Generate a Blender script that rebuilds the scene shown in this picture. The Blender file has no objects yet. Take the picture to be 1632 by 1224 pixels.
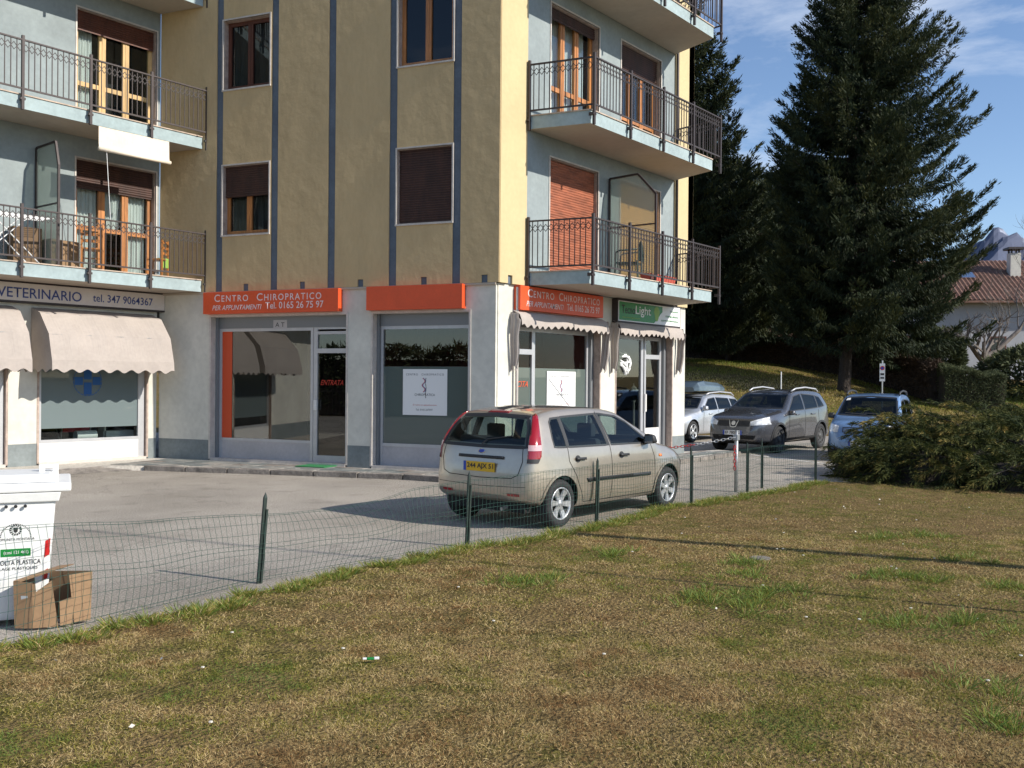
import bpy, bmesh, math, random
import numpy as np
from mathutils import Vector, Matrix
from mathutils.bvhtree import BVHTree
random.seed(7); RNG = np.random.default_rng(11)
S = bpy.context.scene; COL = S.collection
# ------------------------------------------------------------------ camera, sky, sun, exposure
cam = bpy.data.objects.new('camera', bpy.data.cameras.new('camera')); COL.objects.link(cam); S.camera = cam
cam.data.sensor_width = 36; cam.data.lens = 33.93; cam.data.clip_start = .1; cam.data.clip_end = 20000
CR, CU, CF = (0.6149, -0.7885, 0.00834), (-0.00269, 0.00848, 0.99996), (0.7886, 0.61488, -0.00306)
cam.matrix_world = Matrix(((CR[0], CU[0], -CF[0], 0), (CR[1], CU[1], -CF[1], 0), (CR[2], CU[2], -CF[2], 1.77), (0, 0, 0, 1)))
LD = Vector((-0.2633, 0.9647, 0)); LN = Vector((-0.9647, -0.2633, 0))     # along / out of the shaded facade
EL = math.radians(32.0); GRZ = 0.012
sh = (-LD * math.cos(GRZ) + LN * math.sin(GRZ)).normalized()
sun_dir = Vector((sh.x * math.cos(EL), sh.y * math.cos(EL), math.sin(EL)))
sl = bpy.data.lights.new('sun', 'SUN'); sl.energy = 4.9; sl.angle = math.radians(.55); sl.color = (1, .94, .84)
so = bpy.data.objects.new('sun', sl); COL.objects.link(so); so.rotation_euler = sun_dir.to_track_quat('Z', 'Y').to_euler()
W = bpy.data.worlds.new('World'); S.world = W; W.use_nodes = True
wn = W.node_tree; wn.nodes.clear()
sky = wn.nodes.new('ShaderNodeTexSky'); sky.sky_type = 'NISHITA'; sky.sun_disc = False; sky.sun_elevation = EL
sky.sun_rotation = math.atan2(sun_dir.x, sun_dir.y); sky.altitude = 600; sky.air_density = 1.0; sky.dust_density = .35; sky.ozone_density = 2.0
tc = wn.nodes.new('ShaderNodeTexCoord'); mp = wn.nodes.new('ShaderNodeMapping'); mp.inputs['Scale'].default_value = (1.3, 2.6, 7.5); mp.inputs['Rotation'].default_value = (.25, .45, .5)
nz = wn.nodes.new('ShaderNodeTexNoise'); nz.inputs['Scale'].default_value = 1.7; nz.inputs['Detail'].default_value = 7; nz.inputs['Roughness'].default_value = .62; nz.inputs['Distortion'].default_value = .5
rp = wn.nodes.new('ShaderNodeValToRGB'); rp.color_ramp.elements[0].position = .50; rp.color_ramp.elements[0].color = (0, 0, 0, 1); rp.color_ramp.elements[1].position = .80; rp.color_ramp.elements[1].color = (.55, .55, .55, 1)
mx = wn.nodes.new('ShaderNodeMixRGB'); mx.inputs['Color2'].default_value = (7.0, 7.4, 8.0, 1)
tint = wn.nodes.new('ShaderNodeMixRGB'); tint.blend_type = 'MULTIPLY'; tint.inputs[0].default_value = 1; tint.inputs['Color2'].default_value = (.97, 1.0, 1.07, 1)
bg = wn.nodes.new('ShaderNodeBackground'); bg.inputs['Strength'].default_value = .13
wo = wn.nodes.new('ShaderNodeOutputWorld')
L = wn.links.new
L(tc.outputs['Generated'], mp.inputs[0]); L(mp.outputs[0], nz.inputs['Vector']); L(nz.outputs[0], rp.inputs[0]); L(rp.outputs[0], mx.inputs[0])
L(sky.outputs[0], tint.inputs['Color1']); L(tint.outputs[0], mx.inputs['Color1']); L(mx.outputs[0], bg.inputs[0]); L(bg.outputs[0], wo.inputs[0])
S.view_settings.view_transform = 'Standard'; S.view_settings.look = 'None'; S.view_settings.exposure = .24; S.view_settings.gamma = 1
S.view_settings.use_curve_mapping = False
S.render.engine = 'CYCLES'
S.cycles.max_bounces = 8; S.cycles.transparent_max_bounces = 24; S.cycles.transmission_bounces = 6

# ------------------------------------------------------------------ materials
MATS = {}
def mat(name, col, rough=.8, metal=0, n=None, bump=None, spec=.5, coat=0, col2=None, nodes=None, alpha=None, thr=(.35, .65)):
    """n=(scale, amount[, stretch]) brightness variation; col2: second colour mixed by the noise; bump=(scale, strength[, dist])"""
    m = bpy.data.materials.new(name); m.use_nodes = True; nt = m.node_tree; b = nt.nodes['Principled BSDF']
    b.inputs['Base Color'].default_value = (*col, 1); b.inputs['Roughness'].default_value = rough; b.inputs['Metallic'].default_value = metal
    b.inputs['Specular IOR Level'].default_value = spec; b.inputs['Coat Weight'].default_value = coat; b.inputs['Coat Roughness'].default_value = .03
    t = nt.nodes.new('ShaderNodeTexCoord')
    if n:
        mpn = nt.nodes.new('ShaderNodeMapping'); nt.links.new(t.outputs['Object'], mpn.inputs[0])
        if len(n) > 2: mpn.inputs['Scale'].default_value = n[2]
        no = nt.nodes.new('ShaderNodeTexNoise'); no.inputs['Scale'].default_value = n[0]; no.inputs['Detail'].default_value = 6; no.inputs['Roughness'].default_value = .62
        nt.links.new(mpn.outputs[0], no.inputs['Vector'])
        r = nt.nodes.new('ShaderNodeValToRGB'); e = r.color_ramp.elements; e[0].position, e[1].position = thr
        c2 = col2 if col2 else tuple(c * (1 + n[1]) for c in col)
        c1 = col if col2 else tuple(c * (1 - n[1]) for c in col)
        e[0].color = (*c1, 1); e[1].color = (*c2, 1)
        nt.links.new(no.outputs[0], r.inputs[0])
        no2 = nt.nodes.new('ShaderNodeTexNoise'); no2.inputs['Scale'].default_value = n[0] * 9; no2.inputs['Detail'].default_value = 4
        nt.links.new(mpn.outputs[0], no2.inputs['Vector'])
        mr = nt.nodes.new('ShaderNodeMapRange'); mr.inputs['To Min'].default_value = 1 - n[1] * .8; mr.inputs['To Max'].default_value = 1 + n[1] * .8
        mr.inputs['From Min'].default_value = .25; mr.inputs['From Max'].default_value = .75
        nt.links.new(no2.outputs[0], mr.inputs[0])
        mu = nt.nodes.new('ShaderNodeMixRGB'); mu.blend_type = 'MULTIPLY'; mu.inputs[0].default_value = 1
        nt.links.new(r.outputs[0], mu.inputs[1]); nt.links.new(mr.outputs[0], mu.inputs[2]); nt.links.new(mu.outputs[0], b.inputs['Base Color'])
    if bump:
        bn = nt.nodes.new('ShaderNodeTexNoise'); bn.inputs['Scale'].default_value = bump[0]; bn.inputs['Detail'].default_value = 6
        nt.links.new(t.outputs['Object'], bn.inputs['Vector'])
        bu = nt.nodes.new('ShaderNodeBump'); bu.inputs['Strength'].default_value = bump[1]; bu.inputs['Distance'].default_value = bump[2] if len(bump) > 2 else .02
        nt.links.new(bn.outputs[0], bu.inputs['Height']); nt.links.new(bu.outputs[0], b.inputs['Normal'])
    if nodes: nodes(nt, b, t)
    MATS[name] = m; return m
def glassmat(name, tint, refl=1.0, rough=0.0, haze=None, ior=1.5):
    """see-through pane: tinted transparency + Fresnel reflection (+ optional frosted film)"""
    m = bpy.data.materials.new(name); m.use_nodes = True; nt = m.node_tree; nt.nodes.clear()
    o = nt.nodes.new('ShaderNodeOutputMaterial'); tr = nt.nodes.new('ShaderNodeBsdfTransparent'); tr.inputs[0].default_value = (*tint, 1)
    gl = nt.nodes.new('ShaderNodeBsdfGlossy'); gl.inputs['Roughness'].default_value = rough; gl.inputs[0].default_value = (refl, refl, refl, 1)
    fr = nt.nodes.new('ShaderNodeFresnel'); fr.inputs[0].default_value = ior; ms = nt.nodes.new('ShaderNodeMixShader')
    ge = nt.nodes.new('ShaderNodeNewGeometry'); mi = nt.nodes.new('ShaderNodeMapRange'); mi.inputs['To Min'].default_value = ior; mi.inputs['To Max'].default_value = 1 / ior
    nt.links.new(ge.outputs['Backfacing'], mi.inputs[0]); nt.links.new(mi.outputs[0], fr.inputs[0]); nt.links.new(fr.outputs[0], ms.inputs[0])
    src = tr
    if haze:
        df = nt.nodes.new('ShaderNodeBsdfDiffuse'); df.inputs[0].default_value = (*haze[0], 1)
        m2 = nt.nodes.new('ShaderNodeMixShader'); m2.inputs[0].default_value = haze[1]
        nt.links.new(tr.outputs[0], m2.inputs[1]); nt.links.new(df.outputs[0], m2.inputs[2]); src = m2
    nt.links.new(src.outputs[0], ms.inputs[1]); nt.links.new(gl.outputs[0], ms.inputs[2]); nt.links.new(ms.outputs[0], o.inputs[0])
    MATS[name] = m; return m

mat('plaster_yellow_shaded', (.53, .39, .21), .92, n=(2.0, .055, (1, 1, .35)), bump=(3.2, .6, .06))  # yellow side plaster with its colour lowered for the shaded facade
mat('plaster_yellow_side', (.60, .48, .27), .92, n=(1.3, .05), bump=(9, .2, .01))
mat('plaster_blue', (.115, .14, .175), .9, n=(2.5, .12), bump=(12, .15, .01))
mat('plaster_grey', (.27, .31, .315), .9, n=(1.5, .09), bump=(12, .18, .01))
mat('plaster_white', (.62, .60, .53), .92, n=(1.1, .09), bump=(10, .2, .01))
mat('plinth_grey', (.20, .225, .225), .9, n=(2, .14), bump=(12, .2, .01))
mat('soffit', (.42, .36, .29), .9, n=(1, .06))
mat('slab_edge', (.34, .42, .43), .9, n=(1.5, .12), bump=(12, .15, .01))
mat('tile_edge', (.48, .38, .30), .8, n=(6, .2))
mat('stone_light', (.55, .50, .45), .6, n=(6, .12))
mat('stone_pink', (.40, .31, .26), .6, n=(9, .2))
mat('iron', (.055, .043, .042), .55, metal=.3, n=(9, .15))
mat('iron_dark', (.045, .036, .036), .6)
mat('wood_orange', (.42, .165, .045), .5, n=(5, .25, (1, 1, .15)), coat=.2)
mat('wood_pale', (.56, .36, .15), .5, n=(5, .2, (1, 1, .15)), coat=.2)
mat('wood_dark', (.10, .029, .014), .5, n=(5, .25, (1, 1, .15)))
mat('shutter_brown', (.05, .019, .012), .6, n=(7, .3, (1, 1, .3)))
mat('shutter_red', (.30, .09, .042), .55, n=(7, .28, (.5, 1, 2)))
mat('shutter_tan', (.62, .33, .08), .6, n=(4, .12))
mat('curtain', (.74, .74, .73), .95, n=(9, .2, (3, 3, .1)))
mat('curtain_purple', (.16, .08, .13), .95, n=(9, .3, (3, 3, .1)))
mat('room_dark', (.035, .035, .038), .9, n=(1, .2))
mat('room_red', (.26, .03, .02), .9, n=(1, .15))
mat('room_grey', (.16, .16, .15), .9, n=(1, .2))
mat('alu', (.50, .50, .51), .42, metal=.35, n=(5, .05))
mat('alu_grey', (.21, .22, .23), .5, metal=.3)
mat('panel_white', (.74, .72, .69), .6, n=(2, .05))
mat('panel_grey', (.45, .43, .43), .55, n=(2, .08))
mat('orange_sign', (.72, .085, .018), .45, n=(3, .05))
mat('orange_film', (.62, .07, .015), .5)
mat('green_sign', (.01, .21, .04), .4)
mat('lime', (.22, .38, .05), .5)
mat('white_paint', (.8, .8, .79), .5)
mat('letter_pale', (.80, .62, .60), .5)
mat('letter_blue', (.03, .055, .22), .5)
mat('vet_panel', (.66, .60, .56), .6, n=(1.5, .05))
mat('letter_dark', (.03, .03, .03), .6)
mat('letter_red', (.5, .03, .01), .6)
mat('blue_vinyl', (.01, .09, .30), .5)
mat('black_plastic', (.02, .02, .021), .5)
mat('canvas', (.41, .36, .325), .95, n=(2, .06), bump=(40, .12, .004))
mat('bamboo', (.80, .70, .56), .9, n=(2, .06))
mat('wire_green', (.022, .08, .06), .5)
mat('post_green', (.018, .03, .024), .5, n=(8, .4))
mat('galvanized', (.42, .43, .43), .42, metal=.7, n=(9, .2))
mat('chain_red', (.55, .02, .02), .4)
mat('chain_white', (.75, .73, .7), .4)
mat('bin_white', (.80, .80, .78), .38, n=(4, .03))
mat('cardboard', (.28, .175, .095), .85, n=(3, .08))
mat('cardboard_dark', (.16, .10, .055), .85)
mat('tape', (.42, .44, .46), .25)
mat('doormat', (.03, .22, .07), .98, bump=(160, 1, .01))
mat('rubber', (.022, .022, .023), .8, n=(20, .3))
mat('rim', (.55, .56, .57), .35, metal=.6)
mat('rim_dark', (.05, .05, .05), .6)
mat('under', (.012, .012, .012), .9)
mat('seat_fabric', (.055, .06, .07), .95)
mat('trim_black', (.025, .026, .028), .55)
mat('tail_red', (.30, .006, .009), .12, coat=1)
mat('tail_white', (.62, .42, .42), .12, coat=1)
mat('chrome', (.75, .75, .76), .12, metal=1)
mat('plate_yellow', (.72, .42, .015), .5)
mat('plate_blue', (.02, .06, .38), .5)
mat('orange_lamp', (.75, .2, .04), .2)
mat('lamp_clear', (.70, .72, .74), .08, coat=1, n=(12, .35))
mat('terracotta', (.50, .09, .06), .7)
mat('bark', (.040, .030, .024), .95, n=(6, .4, (1, 1, .25)), bump=(14, .9, .06))
mat('bark_pale', (.20, .17, .15), .95, n=(6, .3))
mat('roof_tile', (.21, .115, .085), .9, n=(3, .35))
mat('house_wall', (.40, .405, .43), .9, n=(1, .06))
mat('red_cloth', (.45, .02, .03), .8)
glassmat('glass_clear', (.82, .86, .85), .95)
glassmat('glass_dark', (.40, .43, .43), 1.0)
glassmat('glass_shop', (.55, .58, .56), .95, ior=1.8)
glassmat('glass_side', (.72, .74, .72), .8, ior=1.33)
glassmat('glass_film', (.45, .50, .48), .9, haze=((.20, .25, .23), .5), ior=1.6)
glassmat('glass_vet', (.35, .4, .4), .45, haze=((.36, .44, .45), .42))
glassmat('glass_frost', (.80, .84, .80), .4, rough=.25, haze=((.60, .66, .60), .36))
glassmat('glass_car', (.22, .26, .26), .62, ior=1.5)
glassmat('glass_car_clear', (.50, .58, .56), .75, ior=1.5)
def paint(name, c, rough=.32, metal=.55, fleck=.12):
    def f(nt, b, t):
        b.inputs['Coat Weight'].default_value = .9
        no = nt.nodes.new('ShaderNodeTexNoise'); no.inputs['Scale'].default_value = 3; no.inputs['Detail'].default_value = 3
        mr = nt.nodes.new('ShaderNodeMapRange'); mr.inputs['To Min'].default_value = rough; mr.inputs['To Max'].default_value = rough + .14
        nt.links.new(t.outputs['Object'], no.inputs['Vector']); nt.links.new(no.outputs[0], mr.inputs[0]); nt.links.new(mr.outputs[0], b.inputs['Roughness'])
    return mat(name, c, rough, metal, n=(2.2, fleck), nodes=f)
paint('paint_champagne', (.45, .395, .325), rough=.24, metal=.6, fleck=.05)
paint('paint_grey', (.115, .118, .13), rough=.2)
paint('paint_silver', (.52, .54, .57))
paint('paint_blue', (.17, .29, .50), metal=.3)
paint('paint_box', (.10, .14, .17), metal=.3)

# ------------------------------------------------------------------ mesh helpers
class MB:
    def __init__(s, T=None): s.v = []; s.f = []; s.m = []; s.T = T; s.mi = 0; s.sm = False
    def add(s, vs, fs):
        b = len(s.v)
        for p in vs: s.v.append(tuple(s.T @ Vector(p)) if s.T is not None else tuple(p))
        for f in fs: s.f.append([b + i for i in f]); s.m.append(s.mi)
        return s
    def box(s, x0, x1, y0, y1, z0, z1):
        return s.add([(x0, y0, z0), (x1, y0, z0), (x1, y1, z0), (x0, y1, z0), (x0, y0, z1), (x1, y0, z1), (x1, y1, z1), (x0, y1, z1)],
                     [(0, 3, 2, 1), (4, 5, 6, 7), (0, 1, 5, 4), (1, 2, 6, 5), (2, 3, 7, 6), (3, 0, 4, 7)])
    def quad(s, *p): return s.add(p, [tuple(range(len(p)))])
    def prism(s, pts, z0, z1):
        n = len(pts)
        return s.add([(*p, z0) for p in pts] + [(*p, z1) for p in pts], [tuple(range(n))[::-1], tuple(range(n, 2 * n))] + [(i, (i + 1) % n, n + (i + 1) % n, n + i) for i in range(n)])
    def tube(s, pts, r, n=6, cap=True, r2=None):
        pts = [Vector(p) for p in pts]; vs = []; fs = []
        N = len(pts)
        for i, p in enumerate(pts):
            d = (pts[min(i + 1, N - 1)] - pts[max(i - 1, 0)]).normalized()
            a = d.cross(Vector((0, 0, 1))) if abs(d.z) < .9 else d.cross(Vector((1, 0, 0)))
            a.normalize(); b = d.cross(a)
            rr = r if r2 is None else r + (r2 - r) * i / (N - 1)
            for k in range(n):
                t = 2 * math.pi * k / n + math.pi / n
                vs.append(p + a * math.cos(t) * rr + b * math.sin(t) * rr)
        for i in range(N - 1):
            for k in range(n): fs.append((i * n + k, i * n + (k + 1) % n, (i + 1) * n + (k + 1) % n, (i + 1) * n + k))
        if cap: fs += [tuple(range(n)), tuple((N - 1) * n + k for k in range(n))[::-1]]
        return s.add(vs, fs)
    def lathe(s, prof, n=24, axis='z', c=(0, 0, 0)):
        vs = []; N = len(prof)
        for k in range(n):
            t = 2 * math.pi * k / n
            for r, h in prof:
                q = (r * math.cos(t), r * math.sin(t), h)
                if axis == 'y': q = (q[0], q[2], q[1])
                if axis == 'x': q = (q[2], q[0], q[1])
                vs.append((q[0] + c[0], q[1] + c[1], q[2] + c[2]))
        fs = [(k * N + i, ((k + 1) % n) * N + i, ((k + 1) % n) * N + i + 1, k * N + i + 1) for k in range(n) for i in range(N - 1)]
        return s.add(vs, fs)
    def mesh(s, name, mats, smooth=False, fix=True, bevel=0):
        me = bpy.data.meshes.new(name); me.from_pydata(s.v, [], s.f)
        for m in mats: me.materials.append(MATS[m])
        if len(mats) > 1: me.polygons.foreach_set('material_index', s.m)
        if fix or bevel:
            bm = bmesh.new(); bm.from_mesh(me)
            if bevel: bmesh.ops.bevel(bm, geom=[e for e in bm.edges if e.calc_face_angle(0) > .5], offset=bevel, segments=2, affect='EDGES', profile=.6)
            if fix: bmesh.ops.recalc_face_normals(bm, faces=bm.faces)
            bm.to_mesh(me); bm.free()
        if smooth: me.polygons.foreach_set('use_smooth', [True] * len(me.polygons))
        me.update(); return me
def tag(o, label=None, cat=None, group=None, kind=None):
    if label: o['label'] = label
    if cat: o['category'] = cat
    if group: o['group'] = group
    if kind: o['kind'] = kind
    return o
def link(name, me, parent=None, label=None, cat=None, group=None, kind=None, mw=None):
    o = bpy.data.objects.new(name, me); COL.objects.link(o)
    if parent is not None: o.parent = parent
    if mw is not None: o.matrix_local = mw
    return tag(o, label, cat, group, kind)
def obj(name, mb, mats, parent=None, smooth=False, bevel=0, fix=True, **k):
    if isinstance(mats, str): mats = [mats]
    return link(name, mb.mesh(name, mats, smooth, fix, bevel), parent, **k)
def empty(name, loc=(0, 0, 0), rz=0, parent=None, **k):
    o = bpy.data.objects.new(name, None); COL.objects.link(o); o.location = loc; o.rotation_euler = (0, 0, rz); o.empty_display_size = .2
    if parent is not None: o.parent = parent
    return tag(o, **k)
def smooth_angle(me, a=35):
    me.polygons.foreach_set('use_smooth', [True] * len(me.polygons))
    bm = bmesh.new(); bm.from_mesh(me)
    for e in bm.edges: e.smooth = e.calc_face_angle(0) < math.radians(a)
    bm.to_mesh(me); bm.free()
def copy_tree(o, parent=None):
    c = o.copy(); COL.objects.link(c); c.parent = parent
    for ch in list(o.children): copy_tree(ch, c)
    return c
def frame(origin, sdir, ndir):
    o, s, n = Vector(origin), Vector(sdir), Vector(ndir)
    return Matrix(((s.x, n.x, 0, o.x), (s.y, n.y, 0, o.y), (0, 0, 1, 0), (0, 0, 0, 1)))
FM = frame((13.521, 10.865, 0), LD, LN)              # shaded facade: x = along to the inner corner, y = outwards
FX = frame((0, 10.865, 0), (1, 0, 0), (0, -1, 0))    # sunlit right facade, y outwards
FW = frame((0, 18.4, 0), (1, 0, 0), (0, -1, 0))      # left wing, upper wall, y outwards
TDIR = {'M': (-LD, LN), 'X': (Vector((1, 0, 0)), Vector((0, -1, 0)))}
def text(name, s, P, dirn, w, h, m, parent=None, shear=0, thick=.004, space=1.0, bold=.0, **k):
    """flat raised lettering, bottom-left at P, fitted to w x h, reading along dirn"""
    cu = bpy.data.curves.new(name, 'FONT'); cu.body = s; cu.shear = shear; cu.space_character = space; cu.resolution_u = 3; cu.offset = bold
    to = bpy.data.objects.new(name, cu); COL.objects.link(to)
    dg = bpy.context.evaluated_depsgraph_get(); me = bpy.data.meshes.new_from_object(to.evaluated_get(dg)); bpy.data.objects.remove(to); me.name = name
    co = np.empty(len(me.vertices) * 3); me.vertices.foreach_get('co', co); co = co.reshape(-1, 3)
    mn, mxx = co.min(0), co.max(0)
    co[:, 0] = (co[:, 0] - mn[0]) / (mxx[0] - mn[0]) * w; co[:, 1] = (co[:, 1] - mn[1]) / (mxx[1] - mn[1]) * h
    d = np.array(TDIR[dirn][0]) if isinstance(dirn, str) else np.array(dirn[0]); nn = np.array(TDIR[dirn][1]) if isinstance(dirn, str) else np.array(dirn[1])
    up = np.array(dirn[2]) if not isinstance(dirn, str) else np.array((0, 0, 1.))
    out = np.array(P)[None] + co[:, :1] * d + co[:, 1:2] * up + nn * thick
    me.vertices.foreach_set('co', out.ravel()); me.materials.clear(); me.materials.append(MATS[m]); me.update()
    return link(name, me, parent, **k)
# ------------------------------------------------------------------ apartment building
B = empty('apartment_building', (13.5, 10.9, 0), label='yellow and grey apartment block with balconies above ground floor shops', cat='building')
B.matrix_world = Matrix.Identity(4)
def bobj(name, mb, mats, parent=None, **k): return obj(name, mb, mats, parent if parent is not None else B, **k)
def wall(name, T, s0, s1, z0, z1, openings, m, n0=0., thick=.25, parent=None, cut_s=(), cut_z=(), groove=None):
    """wall with rectangular openings; outer face at y=n0 of frame T"""
    xs = sorted({s0, s1, *[v for o in openings for v in o[:2]]}); zs = sorted({z0, z1, *[v for o in openings for v in o[2:]]})
    xs = [x for x in xs if s0 <= x <= s1]; zs = [z for z in zs if z0 <= z <= z1]
    bm = bmesh.new(); V = {}
    def vv(i, j):
        if (i, j) not in V: V[i, j] = bm.verts.new((xs[i], n0, zs[j]))
        return V[i, j]
    for i in range(len(xs) - 1):
        for j in range(len(zs) - 1):
            cx, cz = (xs[i] + xs[i + 1]) / 2, (zs[j] + zs[j + 1]) / 2
            if any(o[0] < cx < o[1] and o[2] < cz < o[3] for o in openings): continue
            bm.faces.new((vv(i, j), vv(i + 1, j), vv(i + 1, j + 1), vv(i, j + 1)))
    r = bmesh.ops.extrude_face_region(bm, geom=list(bm.faces))
    for v in r['geom']:
        if isinstance(v, bmesh.types.BMVert): v.co.y -= thick
    bmesh.ops.recalc_face_normals(bm, faces=bm.faces)
    me = bpy.data.meshes.new(name); bm.to_mesh(me); bm.free(); me.transform(T)
    if T.to_3x3().determinant() < 0: me.flip_normals()
    me.materials.append(MATS[m]); out = None
    bm = bmesh.new(); bm.from_mesh(me); left = set(bm.verts)
    isl = []
    while left:
        st = [left.pop()]; cur = set(st)
        while st:
            for e in st.pop().link_edges:
                for q in e.verts:
                    if q in left: left.discard(q); cur.add(q); st.append(q)
        isl.append({q.index for q in cur})
    bm.free()
    if len(isl) == 1: return link(name, me, parent if parent is not None else B)
    for I in isl:
        b2 = bmesh.new(); b2.from_mesh(me); bmesh.ops.delete(b2, geom=[q for q in b2.verts if q.index not in I], context='VERTS'); m2 = bpy.data.meshes.new(name); b2.to_mesh(m2); b2.free(); m2.materials.append(MATS[m]) if not m2.materials else None
        out = link(name, m2, parent if parent is not None else B)
    return out
ZB, ZT = 3.55, 12.6
SC = [6.25, 4.89, 3.55, 2.19, .856]; HW = .083
wM = [(5.02, 6.16, 4.69, 6.10), (5.02, 6.16, 7.65, 9.06), (.95, 2.10, 4.69, 6.10), (.95, 2.10, 7.65, 9.06), (5.02, 6.16, 10.6, 12.0), (.95, 2.10, 10.6, 12.0)]
# backing in blue, yellow panels standing 25 mm proud leave the blue vertical bands as grooves
wall('band_wall', FM, 0.01, 7.8, ZB, ZT, wM, 'plaster_blue', n0=-.03, thick=.22)
edges = [7.8] + [v for c in SC for v in (c + HW, c - HW)] + [0.0]
NT = [5.57, 4.21, 2.885, 1.52, .283]
for i in range(0, len(edges), 2):
    a, b = edges[i + 1], edges[i]
    ops = [(max(a, w[0]), min(b, w[1]), w[2], w[3]) for w in wM if w[0] < b and w[1] > a]
    ops = [o for o in ops if o[0] < o[1]]
    for c in NT:
        if a < c < b: ops.append((c - .062, c + .062, ZB, 3.69))
    wall('facade_panel', FM, a, b, ZB, ZT, ops, 'plaster_yellow_shaded', n0=0, thick=.028)
# right facade
dR = [(15.065, 16.76, 3.80, 6.08), (17.63, 19.34, 3.80, 6.08), (15.065, 16.76, 6.73, 9.05), (17.63, 19.34, 6.73, 9.05), (15.065, 16.76, 9.66, 12.0), (17.63, 19.34, 9.66, 12.0)]
wall('corner_wall', FX, 13.552, 14.34, ZB, ZT, [(13.79, 13.92, ZB, 3.70)], 'plaster_yellow_side', n0=0, thick=.3)
wall('notch_back', FX, 13.75, 13.96, ZB, 3.74, [], 'plaster_blue', n0=-.04, thick=.1)
wall('balcony_wall', FX, 14.342, 20.0, ZB, ZT, dR, 'plaster_grey', n0=-.004, thick=.3)
wall('corner_wall', FX, 20.002, 20.95, ZB, ZT, [(20.1, 20.22, ZB, 3.70)], 'plaster_yellow_side', n0=0, thick=.3)
wall('end_wall', frame((20.951, 10.865, 0), (0, 1, 0), (1, 0, 0)), 0, 10, ZB, ZT, [], 'plaster_yellow_side', n0=0, thick=.25)
mb = MB(); mb.tube([(20.03, 10.81, ZB - .02), (20.03, 10.81, ZT)], .035, 8); bobj('downpipe', mb, 'iron', smooth=True)
mb = MB(); mb.tube([(14.07, 10.86, .12), (14.07, 10.86, 3.5)], .028, 8); bobj('downpipe', mb, 'stone_light', smooth=True)
# left wing
dL = [(9.65, 11.375, 3.80, 6.08), (9.65, 11.375, 6.73, 9.03)]
wall('balcony_wall', FW, 2.0, 11.464, ZB, ZT, dL + [(4.6, 6.3, 3.8, 6.06), (4.6, 6.3, 6.73, 8.98)], 'plaster_grey', n0=0, thick=.3)
for z0 in (3.8, 6.73): bobj('shutter', MB(FW).box(4.6, 6.3, -.1, -.06, z0, z0 + 2.26), 'shutter_brown')
wall('end_wall', frame((2.0, 18.4, 0), (0, 1, 0), (-1, 0, 0)), 0, 9, .1, ZT, [], 'plaster_yellow_side', n0=0, thick=.25)
mb = MB(); mb.prism([(1.7, 17.2), (11.9, 17.2), (13.2, 10.6), (21.4, 10.4), (21.4, 21.5), (13, 27.5), (1.7, 27.5)], ZT, ZT + .3); bobj('roof_slab', mb, 'soffit')
mb = MB(); mb.prism([(2.2, 18.6), (11.6, 18.6), (13.9, 11.3), (20.7, 11.3), (20.7, 21), (12.6, 27), (2.2, 27)], 3.3, 3.52); bobj('floor_slab', mb, 'room_grey')
# ---- ground floor (frames shifted 3 cm in)
GM = frame((13.532, 10.937, 0), LD, LN); GX = frame((0, 10.937, 0), (1, 0, 0), (0, -1, 0)); GW = frame((0, 18.43, 0), (1, 0, 0), (0, -1, 0))
O1, O2 = (3.10, 6.43, .12, 3.07), (.49, 2.59, .12, 3.07)
R1, R2 = (14.12, 17.02, .12, 3.07), (17.60, 20.13, .12, 3.07)
V1, V0 = (8.93, 11.25, .12, 2.95), (5.9, 8.39, .12, 2.95)
def two_tone(T, s0, s1, ops, zt, n0=0.):
    wall('ground_wall', T, s0, s1, .505, zt, [(o[0], o[1], .505 if o[2] < .505 else o[2], o[3]) for o in ops], 'plaster_white', n0=n0)
    wall('plinth', T, s0, s1, .05, .503, [(o[0], o[1], .05 if o[2] < .13 else o[2], .503) for o in ops], 'plinth_grey', n0=n0)
two_tone(GM, .0, 7.75, [O1, O2], ZB - .004)
two_tone(GX, 13.60, 20.74, [R1, R2], ZB - .004)
two_tone(GW, 2.05, 11.44, [V1, V0], 3.79)
wall('ground_wall', frame((20.741, 10.94, 0), (0, 1, 0), (1, 0, 0)), 0, 9, .05, ZB, [], 'plaster_white', n0=0, thick=.2)
mb = MB(GM); mb.box(-.01, 7.7, -.0, .05, ZB - .045, ZB - .006); bobj('ledge', mb, 'soffit')

# stone surround of an opening, butted pieces
def surround(T, o, n0, n1, w, m, parts='lrtb', parent=None):
    s0, s1, z0, z1 = o; mb = MB(T)
    if 'l' in parts: mb.box(s0 - w, s0, n0, n1, z0, z1)
    if 'r' in parts: mb.box(s1, s1 + w, n0, n1, z0, z1)
    if 't' in parts: mb.box(s0 - w, s1 + w, n0, n1, z1, z1 + w)
    if 'b' in parts: mb.box(s0 - w, s1 + w, n0, n1 + .01, z0 - w, z0)
    return bobj('stone_surround', mb, m, parent)
def slats(T, s0, s1, z0, z1, n, m, pitch=.045, name='roller_shutter', parent=None):
    mb = MB(T); k = int((z1 - z0) / pitch)
    for i in range(k):
        z = z1 - (i + 1) * pitch
        mb.add([(s0, n, z + .004), (s1, n, z + .004), (s1, n + .004, z + pitch * .45), (s0, n + .004, z + pitch * .45), (s1, n - .006, z + pitch), (s0, n - .006, z + pitch), (s0, n - .012, z), (s1, n - .012, z)],
               [(0, 1, 2, 3), (3, 2, 4, 5), (6, 7, 1, 0)])
    mb.box(s0, s1, n - .02, n - .013, z0, z1)
    return obj(name, mb, m, parent if parent is not None else B, kind='stuff')
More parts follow.
